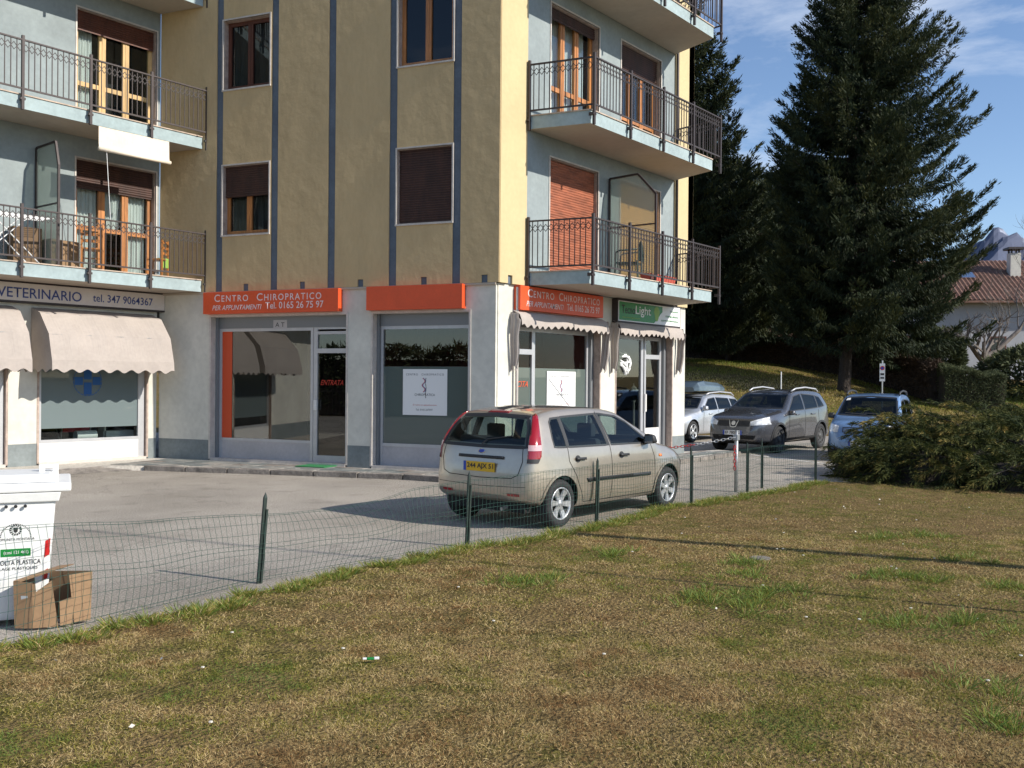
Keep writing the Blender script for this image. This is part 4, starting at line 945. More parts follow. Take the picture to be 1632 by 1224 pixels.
for k in range(7): link('hanging_link', lm['chain_red'], ch, mw=Matrix.Translation((14.55, 6.76, .72 - k * .055)) @ Matrix.Rotation(math.pi / 2, 4, 'Y') @ Matrix.Rotation(math.pi / 2 * (k % 2), 4, 'X'))
# no-parking sign, thin stake
sp = empty('parking_sign', (38.92, 11.87, .2), label='small white and red no parking sign on a thin pole before the hedge', cat='road sign')
obj('pole', MB().tube([(0, 0, 0), (0, 0, 2.5)], .03, 8), 'galvanized', sp)
MS = Matrix.Rotation(math.radians(-72), 4, 'Z')
obj('panel', MB(MS).box(-.10, .10, -.045, -.033, 1.68, 2.38), 'white_paint', sp)
mb = MB(MS); mb.lathe([(0, -.047), (.085, -.047)], 20, 'y', (0, 0, 2.2)); obj('red_disc', mb, 'chain_red', sp, fix=False); mb = MB(MS); mb.lathe([(0, -.049), (.052, -.049)], 20, 'y', (0, 0, 2.2)); obj('blue_disc', mb, 'plate_blue', sp, fix=False)
mb = MB(MS); mb.box(-.07, .07, -.047, -.046, 1.92, 2.0).box(-.07, .07, -.047, -.046, 1.78, 1.85); obj('print', mb, 'letter_dark', sp)
zz = float(hill(38.4, 15.8)); obj('stake', MB().tube([(38.4, 15.8, zz - .2), (38.4, 15.8, 2.25)], .022, 6), 'white_paint', label='thin pale stake standing in the hillside grass', cat='stake')
# lamp post out of view; slim unseen pole added to cast the yard's shadow
lp = empty('shadow_post', (11.35, -2.65, 0), label='grey lamp post to the right of the lawn', cat='lamp post')
obj('pole', MB().tube([(0, 0, 0), (0, 0, 5.7)], .115, 12, r2=.085), 'galvanized', lp, smooth=True)
mb = MB(); mb.lathe([(0, 5.7), (.12, 5.72), (.09, 5.62), (.05, 5.6)], 12); obj('post_head', mb, 'galvanized', lp)

lp = empty('shadow_post', (9.05, -1.9, 0), label='slim grey lamp post at the near end of the lawn', cat='lamp post')
obj('pole', MB().tube([(0, 0, 0), (0, 0, 9.0)], .026, 12, r2=.02), 'galvanized', lp, smooth=True)
mb = MB(); mb.lathe([(0, 9.0), (.1, 9.02), (.07, 8.92), (.04, 8.9)], 12); obj('post_head', mb, 'galvanized', lp)

# ------------------------------------------------------------------ wheelie bin and cardboard box
bn = empty('wheelie_bin', (3.33, 7.20, 0), math.radians(-27), label='white wheeled recycling bin with green and black print', cat='bin')
# local: -y faces the camera
def taper(mb, w0, d0, z0, w1, d1, z1, dy=0):
    return mb.add([(-w0, -d0, z0), (w0, -d0, z0), (w0, d0, z0), (-w0, d0, z0), (-w1, -d1 + dy, z1), (w1, -d1 + dy, z1), (w1, d1, z1), (-w1, d1, z1)], [(0, 3, 2, 1), (4, 5, 6, 7), (0, 1, 5, 4), (1, 2, 6, 5), (2, 3, 7, 6), (3, 0, 4, 7)])
mb = MB(); taper(mb, .215, .22, .04, .275, .30, .90); obj('bin_body', mb, 'bin_white', bn, bevel=.022, smooth=False)
mb = MB(); taper(mb, .295, .32, .885, .31, .335, .955); obj('bin_rim', mb, 'bin_white', bn, bevel=.008)
mb = MB(); mb.box(-.375, .375, -.345, .36, .957, 1.02); obj('bin_lid', mb, 'bin_white', bn, bevel=.014)
mb = MB(); taper(mb, .30, .31, 1.021, .25, .24, 1.075); obj('lid_dome', mb, 'bin_white', bn, bevel=.02)
mb = MB(); mb.box(.16, .20, -.02, .02, 1.06, 1.115).box(.25, .29, -.02, .02, 1.05, 1.115).box(.16, .29, -.02, .02, 1.10, 1.125); obj('lid_handle', mb, 'bin_white', bn, bevel=.006)
for x in (-.26, .26):
    mb = MB(); mb.lathe([(0, -.02), (.1, -.02), (.1, .02), (0, .02)], 20, 'x', (x, .26, .1)); obj('wheel', mb, 'rubber', bn)
mb = MB(); 
for x in (-.06, 0, .06): mb.lathe([(0, 0), (.012, 0), (.012, .01), (0, .01)], 8, 'y', (x + .02, -.325, .86))
obj('rivet', mb, 'black_plastic', bn)
tl = math.atan2(.08, .86); bd = (Vector((1, 0, 0)), Vector((0, -math.cos(tl), math.sin(tl) * -1)), Vector((0, -math.sin(tl), math.cos(tl))))
def bt(s_, x, z, w, h, m, **k):
    y = -.22 - .08 * (z - .04) / .86
    return text(k.pop('name', 'print'), s_, (x, y - .002, z), bd, w, h, m, bn, thick=.002, **k)
bt('COMUNITA MONTANA', -.10, .615, .24, .018, 'letter_dark'); bt('(cosi 121 461)', -.055, .512, .155, .030, 'white_paint')
bt('RACCOLTA PLASTICA', -.17, .44, .35, .034, 'letter_dark'); bt('EMBALLAGE PLASTIQUES', -.17, .40, .33, .024, 'letter_dark')
mb = MB(); yy = lambda z: -.2205 - .08 * (z - .04) / .86
mb.add([(-.075, yy(.50) - .0015, .50), (.115, yy(.50) - .0015, .50), (.115, yy(.555) - .0015, .555), (-.075, yy(.555) - .0015, .555)], [(0, 1, 2, 3)]); obj('green_label', mb, 'green_sign', bn, fix=False)
mb = MB()
for k in range(26):
    t0, t1 = math.pi * (k) / 26, math.pi * (k + .55) / 26
    for R0, R1 in ((.092, .1),):
        mb.add([(.02 + r * math.cos(t), yy(.63 + r * math.sin(t)) - .002, .635 + r * math.sin(t)) for r, t in ((R0, t0), (R1, t0), (R1, t1), (R0, t1))], [(0, 1, 2, 3)])
for k in range(14):
    t0 = 2 * math.pi * k / 14
    mb.add([(.02 + r * math.cos(t), yy(.69 + r * math.sin(t)) - .002, .69 + r * math.sin(t)) for r, t in ((.026, t0), (.04, t0 - .1), (.04, t0 + .2), (.026, t0 + .25))], [(0, 1, 2, 3)])
mb.add([(.02 + x, yy(.69 + z) - .002, .69 + z) for x, z in ((-.015, .018), (.015, .018), (.012, -.012), (0, -.022), (-.012, -.012))], [tuple(range(5))]); obj('crest', mb, 'letter_dark', bn, fix=False)
mb = MB()
for z0, z1 in ((.50, .60), (.33, .38)):
    w_ = lambda z: .215 + .06 * (z - .04) / .86
    mb.add([(w_(z0) + .0015, -.12 - .05, z0), (w_(z0) + .0015, -.05, z0), (w_(z1) + .0015, -.05, z1), (w_(z1) + .0015, -.17, z1)], [(0, 1, 2, 3)])
    mb.add([(w_(z0) - .045, yy(z0) - .0015, z0 - .02), (w_(z0) - .012, yy(z0) - .0015, z0), (w_(z1) - .012, yy(z1) - .0015, z1 + .02), (w_(z1) - .045, yy(z1) - .0015, z1)], [(0, 1, 2, 3)])
obj('reflector', mb, 'chain_red', bn, fix=False, kind='stuff')
# cardboard box: open, leaning
cb = empty('cardboard_box', (3.43, 6.80, .02), math.radians(-36), label='battered open cardboard box leaning against the fence beside the bin', cat='box')
def panel(name, pts, m='cardboard', th=.006):
    a, b, c = Vector(pts[0]), Vector(pts[1]), Vector(pts[2]); n = (b - a).cross(c - a).normalized() * th; k = len(pts)
    mb = MB(); mb.add([Vector(p) for p in pts] + [Vector(p) + n for p in pts], [tuple(range(k))[::-1], tuple(range(k, 2 * k))] + [(i, (i + 1) % k, k + (i + 1) % k, k + i) for i in range(k)])
    return obj(name, mb, m, cb)
panel('side_panel', [(-.26, -.12, 0), (-.12, -.16, 0), (-.13, -.17, .335), (-.27, -.13, .345)])
obj('tape', MB().add([(-.205, -.1425, .10), (-.155, -.157, .10), (-.165, -.163, .24), (-.215, -.149, .24)], [(0, 1, 2, 3)]), 'tape', cb, fix=False)
panel('side_panel', [(-.12, -.155, 0), (.05, -.14, 0), (.0, -.13, .34), (-.14, -.15, .24)])
panel('side_panel', [(.15, -.05, .0), (.26, .02, 0), (.27, .03, .37), (.11, -.05, .36)])
panel('side_panel', [(-.26, -.12, 0), (-.26, -.12, .345), (-.08, .16, .36), (-.08, .16, 0)], 'cardboard_dark')  # back panels in darker cardboard for the shade inside the open box
panel('side_panel', [(-.08, .16, 0), (-.08, .16, .36), (.27, .03, .37), (.26, .02, 0)], 'cardboard_dark')
panel('flap', [(-.27, -.13, .345), (-.22, -.145, .34), (.14, .0, .43), (.02, .07, .41)])
panel('flap', [(.06, -.12, .0), (.145, -.085, 0), (.15, -.08, .19), (.055, -.12, .17)])
panel('flap', [(.055, -.12, .17), (.15, -.08, .19), (.12, -.05, .185), (.04, -.08, .165)], 'cardboard')
cb.scale = (.9, .9, .95)
# litter
lt = empty('candy_wrapper', (4.10, 4.27, .07), math.radians(-45), label='crumpled green and white candy wrapper on the dry lawn', cat='litter')
lt.scale = (.62, .62, .62)
obj('wrapper', MB().box(-.035, .035, -.02, .02, 0, .022), 'green_sign', lt, bevel=.008); obj('wrapper_end', MB().box(-.075, -.036, -.018, .018, .004, .02), 'white_paint', lt, bevel=.006); obj('wrapper_end', MB().box(.036, .085, -.02, .02, .004, .024), 'white_paint', lt, bevel=.006)
mb = MB(); mb.lathe([(0, .055), (.1, .055), (.13, .03), (.13, .0)], 9, c=(9.0, 3.9, 0)); obj('flat_stone', mb, 'kerb_stone', label='flat grey stone sunk in the lawn near the shadow line', cat='stone')
# ------------------------------------------------------------------ cars
def sample_body(sp, inset=0., x0=None, x1=None, nx=120, zmin=None):
    """grid of body points; local x forward from the rear axle, y left, z up"""
    xa, xb = sp['top'][0][0] if x0 is None else x0, sp['top'][-1][0] if x1 is None else x1
    u = np.linspace(0, 1, nx); x = xa + (xb - xa) * (.5 - .5 * np.cos(u * np.pi)) * .6 + (xb - xa) * u * .4
    f = lambda k: pchip(*zip(*sp[k]), x)
    top, plan, belt, bot, mid = f('top'), f('plan'), f('belt'), f('bot'), f('mid')
    tum = sp.get('tumble', .42); Hh = top - belt
    g = np.clip(Hh / .18, 0, 1); g = g * g * (3 - 2 * g)                    # 1 in the greenhouse, 0 on bonnet
    wB = plan * (.965 * g + .90 * (1 - g)); zB = np.where(g > .5, belt, np.minimum(belt, top - .05)); zB = belt * g + (top - .055) * (1 - g)
    zR = top - .045 * g - .016 * (1 - g); wR = (wB - np.clip(zR - zB, 0, 9) * tum) * g + plan * .70 * (1 - g)
    top = np.maximum(top, bot + .05)
    rows = []
    fl = sum(np.exp(-((x - xw) / .34) ** 2) for xw in (0, sp['wb']))
    for i in range(nx):
        b, p, zb, m = bot[i], plan[i], zB[i], mid[i]; m = min(max(m, b + .05), zb - .01) if zb - .01 > b + .05 else (b + zb) / 2
        zbb = max(zb, b + .03)
        c = [(0, b), (p * .80, b), (p * .955, b + .035), (p * .99, b + .4 * (m - b)), (p, m), (p * .992, m + .55 * (zbb - m)), (wB[i], zbb), (wB[i] - (wB[i] - wR[i]) * .5 + .012 * g[i], zbb + (zR[i] - zbb) * .5), (wR[i], max(zR[i], zbb)), (wR[i] - .07, zR[i] + (top[i] - zR[i]) * .55), (wR[i] * .45, top[i] - .006), (0, top[i])]
        c = np.array(c); c[1:5, 0] += (.022 * fl[i] - .012 * (.3 < x[i] < sp['wb'] - .3)) * np.array([1, 1, 1, .7]); c[5, 0] -= .006; t = np.arange(len(c)); ts = np.concatenate([np.linspace(k, k + 1, 4)[:-1] for k in range(len(c) - 1)] + [[len(c) - 1]])
        yy = pchip(t, c[:, 0], ts) if False else np.interp(ts, t, c[:, 0]); z2 = np.interp(ts, t, c[:, 1])
        for _ in range(2):                                                  # round the section
            yy[1:-1] = (yy[:-2] + 2 * yy[1:-1] + yy[2:]) / 4; z2[1:-1] = (z2[:-2] + 2 * z2[1:-1] + z2[2:]) / 4
        if inset: yy = np.maximum(yy - inset, 0); z2 = z2 - inset * np.clip((z2 - b) / .3, -1, 1)
        if zmin is not None: z2 = np.maximum(z2, zmin)
        rows.append(np.stack([np.full(len(ts), x[i]), yy, z2], -1))
    return np.array(rows)
def body_mesh(name, sp, **k):
    R = sample_body(sp, **k); nx, ns, _ = R.shape; full = np.concatenate([R, R[:, -2:0:-1] * np.array([1, -1, 1])], 1); m = full.shape[1]
    V = full.reshape(-1, 3); idx = np.arange(nx * m).reshape(nx, m); Fq = []
    for j in range(m):
        j2 = (j + 1) % m; Fq += np.stack([idx[:-1, j], idx[1:, j], idx[1:, j2], idx[:-1, j2]], -1).tolist()
    Fq.append(idx[0].tolist()); Fq.append(idx[-1][::-1].tolist())
    me = bpy.data.meshes.new(name); me.from_pydata(V.tolist(), [], Fq)
    bm = bmesh.new(); bm.from_mesh(me); bmesh.ops.remove_doubles(bm, verts=bm.verts, dist=.0008); bmesh.ops.recalc_face_normals(bm, faces=bm.faces); bm.to_mesh(me); bm.free(); return me
def grid_poly(pts, step=.05):
    """2-D polygon cut into a fine grid -> (verts2d, faces)"""
    bm = bmesh.new(); bm.faces.new([bm.verts.new((p[0], p[1], 0)) for p in pts])
    for ax in (0, 1):
        lo, hi = min(p[ax] for p in pts), max(p[ax] for p in pts); k = lo + step
        while k < hi:
            co = (k, 0, 0) if ax == 0 else (0, k, 0); no = (1, 0, 0) if ax == 0 else (0, 1, 0)
            bmesh.ops.bisect_plane(bm, geom=list(bm.verts) + list(bm.edges) + list(bm.faces), plane_co=co, plane_no=no); k += step
    bmesh.ops.triangulate(bm, faces=[f for f in bm.faces if len(f.verts) > 4]); bm.verts.index_update()
    v = [(p.co.x, p.co.y) for p in bm.verts]; f = [[q.index for q in fc.verts] for fc in bm.faces]; bm.free(); return v, f
class Car:
    def __init__(c, name, sp, loc, rz, paint, **tags):
        c.sp = sp; c.root = empty(name, loc, rz, **tags); body = body_mesh('body', sp); c.bvh = BVHTree.FromPolygons([v.co.copy() for v in body.vertices], [list(p.vertices) for p in body.polygons])
        for m in (paint, 'under', 'seat_fabric'): body.materials.append(MATS[m])
        bo = link('body', body, c.root); wb, rw = sp['wb'], sp['rw']; cut = []
        # cabin hollow
        cme = body_mesh('cab', sp, inset=.035, x0=sp['cab'][0], x1=sp['cab'][1], nx=50, zmin=sp.get('floor', .42)); cut.append((cme, 2))
        for x in (0, wb):
            for s in (1, -1):
                mb = MB(); yo, yi = s * (sp['w'] + .1), s * (sp['w'] - .30); mb.lathe([(0, yi), (rw + .045, yi), (rw + .045, yo), (0, yo)], 40, 'y', (x, 0, rw + .005)); cut.append((mb.mesh('c', ['under']), 1))
        for dirn, polys in sp['holes'].items():
            for P in polys:
                for P2, sg in ([(P, 1), (P, -1)] if dirn == 'side' else [(P, 1)]):
                    mb = MB()
                    if dirn == 'side': a, b = [(p[0], sg * .25, p[1]) for p in P2], [(p[0], sg * 1.3, p[1]) for p in P2]
                    elif dirn == 'rear': a, b = [(sp['cab'][0] + .5, p[0], p[1]) for p in P2], [(-2, p[0], p[1]) for p in P2]
                    else: a, b = [(sp['cab'][1] - .85, p[0], p[1]) for p in P2], [(5, p[0], p[1]) for p in P2]
                    k = len(P); mb.add(a + b, [tuple(range(k)), tuple(range(2 * k - 1, k - 1, -1))] + [(i, (i + 1) % k, k + (i + 1) % k, k + i) for i in range(k)]); cut.append((mb.mesh('c', ['under']), 0))
        for me, mi in cut:
            me.materials.clear()
            for m in (paint, 'under', 'seat_fabric'): me.materials.append(MATS[m])
            me.polygons.foreach_set('material_index', [mi] * len(me.polygons))
            to = bpy.data.objects.new('t', me); COL.objects.link(to); to.parent = c.root
            md = bo.modifiers.new('b', 'BOOLEAN'); md.operation = 'DIFFERENCE'; md.solver = 'EXACT'; md.object = to
            dg = bpy.context.evaluated_depsgraph_get(); dg.update(); nm = bpy.data.meshes.new_from_object(bo.evaluated_get(dg)); bo.modifiers.clear(); bo.data = nm
            bpy.data.objects.remove(to)
        for p in bo.data.polygons:
            h = c.bvh.find_nearest(p.center)
            if h[0] is not None and h[3] > .007:
                near = min(math.hypot(p.center.x - xw, p.center.z - rw) for xw in (0, wb)); p.material_index = 1 if near < rw + .06 and abs(p.center.y) > sp['w'] - .34 else 2
            else: p.material_index = 0
        bo.data.name = 'body'; smooth_angle(bo.data, 38); c.body = bo
    def proj(c, pts, view, off, step=.05):
        v, f = grid_poly(pts, step); out = []
        o, d, a, b = {'right': (Vector((0, -2, 0)), Vector((0, 1, 0)), Vector((1, 0, 0)), Vector((0, 0, 1))), 'left': (Vector((0, 2, 0)), Vector((0, -1, 0)), Vector((1, 0, 0)), Vector((0, 0, 1))),
                      'rear': (Vector((-3, 0, 0)), Vector((1, 0, 0)), Vector((0, 1, 0)), Vector((0, 0, 1))), 'front': (Vector((7, 0, 0)), Vector((-1, 0, 0)), Vector((0, 1, 0)), Vector((0, 0, 1))),
                      'top': (Vector((0, 0, 3)), Vector((0, 0, -1)), Vector((1, 0, 0)), Vector((0, 1, 0)))}[view] if isinstance(view, str) else view
        last = None; ok = []
        for p in v:
            q = o + a * p[0] + b * p[1]; h = c.bvh.ray_cast(q, d)
            if h[0] is None: h = c.bvh.find_nearest(last if last else q + d * 2)
            last = h[0]; n = h[1] if h[1].dot(d) < 0 else -h[1]; out.append(h[0] + n * off)
        if f:
            g = f[len(f) // 2]; nn = (out[g[1]] - out[g[0]]).cross(out[g[2]] - out[g[0]])
            if nn.dot(d) > 0: f = [q[::-1] for q in f]
        return out, f
    def decal(c, name, pts, view, m, off=.003, step=.05, parent=None, thick=0, smooth=True):
        v, f = c.proj(pts, view, off, step); mb = MB(); mb.add(v, f)
        me = mb.mesh(name, [m], smooth, fix=False)
        o = link(name, me, parent or c.root)
        if thick:
            bm = bmesh.new(); bm.from_mesh(me); bmesh.ops.recalc_face_normals(bm, faces=bm.faces); v0, _ = c.proj(pts, view, -thick * .2, step)
            r = bmesh.ops.extrude_face_region(bm, geom=list(bm.faces)); nv = [e for e in r['geom'] if isinstance(e, bmesh.types.BMVert)]
            for a in nv:
                h = c.bvh.find_nearest(a.co); a.co = h[0] - (a.co - h[0]).normalized() * .001
            bmesh.ops.recalc_face_normals(bm, faces=bm.faces); bm.to_mesh(me); bm.free()
        return o
    def line(c, name, pts, view, w, m, off=.0025, parent=None, closed=False, seg=.06):
        """strip of width w following a 2-D polyline on the body"""
        P = [Vector(p) for p in pts]; 
        if closed: P.append(P[0])
        Q = [P[0]]
        for a, b in zip(P[:-1], P[1:]):
            k = max(1, int((b - a).length / seg)); Q += [a.lerp(b, (i + 1) / k) for i in range(k)]
        L1, L2 = [], []
        for i, q in enumerate(Q):
            a, b = Q[max(i - 1, 0)], Q[min(i + 1, len(Q) - 1)]
            if closed and i in (0, len(Q) - 1): a, b = Q[-2], Q[1]
            t = (b - a).normalized(); n = Vector((-t.y, t.x)) * w / 2; L1.append(q + n); L2.append(q - n)
        out = []
        o, d, a, b = {'right': (Vector((0, -2, 0)), Vector((0, 1, 0)), Vector((1, 0, 0)), Vector((0, 0, 1))), 'left': (Vector((0, 2, 0)), Vector((0, -1, 0)), Vector((1, 0, 0)), Vector((0, 0, 1))),
                      'rear': (Vector((-3, 0, 0)), Vector((1, 0, 0)), Vector((0, 1, 0)), Vector((0, 0, 1))), 'front': (Vector((7, 0, 0)), Vector((-1, 0, 0)), Vector((0, 1, 0)), Vector((0, 0, 1))), 'top': (Vector((0, 0, 3)), Vector((0, 0, -1)), Vector((1, 0, 0)), Vector((0, 1, 0)))}[view]
        for p in L1 + L2:
            q = o + a * p.x + b * p.y; h = c.bvh.ray_cast(q, d)
            if h[0] is None: h = c.bvh.find_nearest(q + d * 2)
            n = h[1] if h[1].dot(d) < 0 else -h[1]; out.append(h[0] + n * off)
        k = len(L1); mb = MB(); mb.add(out, [(i, i + 1, k + i + 1, k + i) for i in range(k - 1)]); return obj(name, mb, m, parent or c.root, smooth=True, fix=False)
    def wheels(c, spokes=5, style='alloy', rim='rim'):
        sp = c.sp; r, t = sp['rw'], sp['w'] - .11
        for x in (0, sp['wb']):
            for s in (1, -1):
                w = empty('wheel', (x, s * t, r), 0, c.root); w.rotation_euler = (0, .37 if x else .1, math.pi if s > 0 else 0); R1 = r * .66
                mb = MB(); mb.lathe([(R1, -.085), (R1 * 1.06, -.10), (r * .86, -.107), (r * .965, -.085), (r, -.055), (r, .055), (r * .965, .085), (R1, .09)], 44, 'y'); obj('tyre', mb, 'rubber', w, smooth=True)
                mb = MB(); mb.lathe([(R1 * 1.02, -.096), (R1 * .93, -.085), (R1 * .90, -.03), (.0, -.03)], 36, 'y'); o_ = obj('rim', mb, 'rim_dark' if style == 'alloy' else rim, w, smooth=True)
                mb = MB(); mb.lathe([(R1 * 1.03, -.09), (R1 * 1.02, -.102), (R1 * .94, -.100), (R1 * .915, -.075)], 36, 'y'); obj('rim_edge', mb, rim, w, smooth=True)
                if style == 'alloy':
                    for k in range(spokes):
                        a = 2 * math.pi * k / spokes; u = Vector((math.cos(a), 0, math.sin(a))); v = Vector((-math.sin(a), 0, math.cos(a))); w0, w1 = R1 * .13, R1 * .24
                        mb = MB(); q = []
                        for rr_, ww, yy_ in ((R1 * .08, w0, -.088), (R1 * .5, w0 * 1.35, -.082), (R1 * .95, w1, -.094)): q += [u * rr_ - v * ww + Vector((0, yy_ + .02, 0)), u * rr_ - v * ww * .8 + Vector((0, yy_, 0)), u * rr_ + v * ww * .8 + Vector((0, yy_, 0)), u * rr_ + v * ww + Vector((0, yy_ + .02, 0))]
                        mb.add(q, [(i * 4 + j, i * 4 + j + 1, i * 4 + j + 5, i * 4 + j + 4) for i in range(2) for j in range(3)]); obj('spoke', mb, rim, w, fix=False)
                    mb = MB(); mb.lathe([(R1 * .26, -.075), (R1 * .2, -.094), (0, -.096)], 20, 'y'); obj('hub_cap', mb, rim, w, smooth=True)
                else:
                    mb = MB(); mb.lathe([(R1 * .88, -.07), (R1 * .6, -.09), (R1 * .35, -.06), (R1 * .3, -.09), (0, -.095)], 30, 'y'); obj('hub_cap', mb, rim, w, smooth=True)
                    mb = MB()
                    for k in range(8): a = 2 * math.pi * k / 8; mb.lathe([(0, -.093), (.022, -.09), (.024, -.07)], 8, 'y', (R1 * .73 * math.cos(a), 0, R1 * .73 * math.sin(a)))
                    obj('rim_holes', mb, 'under', w)
    def glass(c, sidepanes, rear, front, m='glass_car'):
        for P in sidepanes:
            for v in ('right', 'left'):
                g = c.decal('side_window', P, v, m, .0015); c.line('window_seal', P, v, .022, 'trim_black', .003, parent=g, closed=True)
        g = c.decal('rear_window', rear, 'rear', m, .0015); c.line('window_seal', rear, 'rear', .04, 'trim_black', .003, parent=g, closed=True)
        g = c.decal('windscreen', front, 'front', m, .0015); c.line('window_seal', front, 'front', .03, 'trim_black', .003, parent=g, closed=True)
    def seats(c, xs, w=.5):
        for x in xs:
            for y in (-.36, .36):
                mb = MB(); mb.add([(x, y - w / 2 + .03, .45), (x + .18, y - w / 2 + .03, .45), (x + .18, y + w / 2 - .03, .45), (x, y + w / 2 - .03, .45), (x - .14, y - .18, 1.02), (x - .03, y - .18, 1.02), (x - .03, y + .18, 1.02), (x - .14, y + .18, 1.02)], [(0, 3, 2, 1), (4, 5, 6, 7), (0, 1, 5, 4), (1, 2, 6, 5), (2, 3, 7, 6), (3, 0, 4, 7)]); obj('seat', mb, 'seat_fabric', c.root, bevel=.03)
                mb = MB(); mb.box(x - .15, x - .04, y - .12, y + .12, 1.04, 1.22); obj('headrest', mb, 'seat_fabric', c.root, bevel=.03)
    def mirror(c, x, z, m, y=None):
        for s in (1, -1):
            y0 = s * (c.sp['w'] * .93); mb = MB(); mb.add([(x - .06, y0, z - .06), (x + .09, y0, z - .06), (x + .10, y0 + s * .17, z - .04), (x - .05, y0 + s * .19, z - .04), (x - .05, y0 + s * .03, z + .09), (x + .04, y0 + s * .03, z + .09), (x + .05, y0 + s * .16, z + .07), (x - .05, y0 + s * .18, z + .07)], [(0, 3, 2, 1), (4, 5, 6, 7), (0, 1, 5, 4), (1, 2, 6, 5), (2, 3, 7, 6), (3, 0, 4, 7)])
            o_ = obj('mirror', mb, m, c.root, bevel=.035, smooth=True)
            mb = MB(); mb.add([(x - .064, y0 + s * .05, z - .04), (x - .064, y0 + s * .175, z - .03), (x - .064, y0 + s * .165, z + .055), (x - .064, y0 + s * .05, z + .06)], [(0, 1, 2, 3)]); obj('mirror_glass', mb, 'chrome', o_, fix=False)
    def plate(c, view, z, w, h, txt, m, y=0):
        o = Vector((-3, 0, 0)) if view == 'rear' else Vector((7, 0, 0)); d = Vector((1, 0, 0)) if view == 'rear' else Vector((-1, 0, 0))
        hx = c.bvh.ray_cast(o + Vector((0, y, z)), d)[0].x; hx = hx - .012 if view == 'rear' else hx + .012; s = -1 if view == 'rear' else 1
        pl = obj('number_plate', MB().box(min(hx, hx + s * .01), max(hx, hx + s * .01), y - w / 2, y + w / 2, z - h / 2, z + h / 2), m, c.root)
        xx = hx + s * .0115; bl = .045
        # reading direction: rear viewed from behind reads towards -y
        dv = Vector((0, -1, 0)) if view == 'rear' else Vector((0, 1, 0)); nn = Vector((s, 0, 0))
        st = Vector((xx, y, z)) - dv * w / 2; mb = MB(); a = st; b_ = st + dv * bl
        mb.add([a + Vector((0, 0, -h / 2)), b_ + Vector((0, 0, -h / 2)), b_ + Vector((0, 0, h / 2)), a + Vector((0, 0, h / 2))], [(0, 1, 2, 3)]); obj('plate_band', mb, 'plate_blue', pl, fix=False)
        if view == 'front': a = st + dv * (w - bl); b_ = st + dv * w; mb = MB(); mb.add([a + Vector((0, 0, -h / 2)), b_ + Vector((0, 0, -h / 2)), b_ + Vector((0, 0, h / 2)), a + Vector((0, 0, h / 2))], [(0, 1, 2, 3)]); obj('plate_band', mb, 'plate_blue', pl, fix=False)
        text('plate_lettering', txt, st + dv * (bl + .015) + Vector((0, 0, -h * .32)), (dv, nn, Vector((0, 0, 1))), w - bl - (.03 if view == 'rear' else .08), h * .66, 'letter_dark', pl, 0, .001, 1.0, .025)
        return pl
def offset_poly(P, d):
    n = len(P); c = Vector((sum(p[0] for p in P) / n, sum(p[1] for p in P) / n)); ar = sum(P[i][0] * P[(i + 1) % n][1] - P[(i + 1) % n][0] * P[i][1] for i in range(n)); sg = 1 if ar > 0 else -1; out = []
    for i in range(n):
        a, b, e = Vector(P[i - 1]), Vector(P[i]), Vector(P[(i + 1) % n]); n1 = Vector((-(b - a).y, (b - a).x)).normalized() * sg; n2 = Vector((-(e - b).y, (e - b).x)).normalized() * sg; nn = (n1 + n2); nn = nn.normalized() / max(.5, math.cos(n1.angle(n2, 0) / 2)); out.append(tuple(b + nn * d))
    return out
# ---- champagne hatchback
SP = dict(wb=2.486, rw=.293, w=.835, cab=(-.50, 2.42), tumble=.44,
    top=[(-.665, .56), (-.655, .70), (-.63, .80), (-.60, .93), (-.565, 1.02), (-.50, 1.12), (-.41, 1.235), (-.31, 1.345), (-.24, 1.388), (-.12, 1.412), (.2, 1.448), (.7, 1.462), (1.15, 1.44), (1.45, 1.395), (1.75, 1.26), (2.1, 1.08), (2.33, .965), (2.6, .915), (2.9, .84), (3.08, .75), (3.17, .65), (3.215, .55), (3.23, .48)],
    plan=[(-.665, .56), (-.655, .63), (-.63, .70), (-.58, .755), (-.5, .79), (-.3, .825), (0, .838), (1.2, .835), (2.4, .835), (2.8, .80), (3.0, .74), (3.13, .64), (3.20, .52), (3.23, .42)],
    belt=[(-.665, .93), (-.4, .955), (0, .94), (1, .92), (2.2, .89), (2.6, .87), (3.23, .8)], bot=[(-.665, .42), (-.65, .40), (-.6, .35), (-.4, .28), (0, .20), (2.5, .19), (3.0, .2), (3.2, .26), (3.23, .32)], mid=[(-.665, .5), (-.5, .56), (0, .58), (2.4, .55), (3.23, .46)])
for k_ in ('top', 'plan', 'belt', 'bot', 'mid'): SP[k_] = [(x * .86 if x < 0 else x, v) for x, v in SP[k_]]
SP['cab'] = (-.43, 2.42)
q_pane = [(-.10, .975), (.145, .965), (.135, 1.325), (-.01, 1.315), (-.06, 1.27), (-.10, 1.08)]
r_pane = [(.185, .965), (1.03, .955), (.94, 1.355), (.185, 1.33)]
f_pane = [(1.115, .955), (2.03, .945), (1.93, 1.03), (1.62, 1.235), (1.42, 1.315), (1.02, 1.36)]
rw_ = [(-.67, .985), (0, .975), (.67, .985), (.61, 1.20), (.52, 1.335), (0, 1.352), (-.52, 1.335), (-.61, 1.20)]
ws_ = [(-.66, 1.00), (0, .985), (.66, 1.00), (.53, 1.35), (0, 1.385), (-.53, 1.35)]
SP['holes'] = dict(side=[offset_poly(q_pane, .014), offset_poly(r_pane, .014), offset_poly(f_pane, .014)], rear=[offset_poly(rw_, .03)], front=[offset_poly(ws_, .03)])
c = Car('hatchback_car', SP, (9.59, 7.51, 0), math.radians(-1.9), 'paint_champagne', label='champagne beige hatchback with a yellow rear number plate parked along the fence', cat='car')
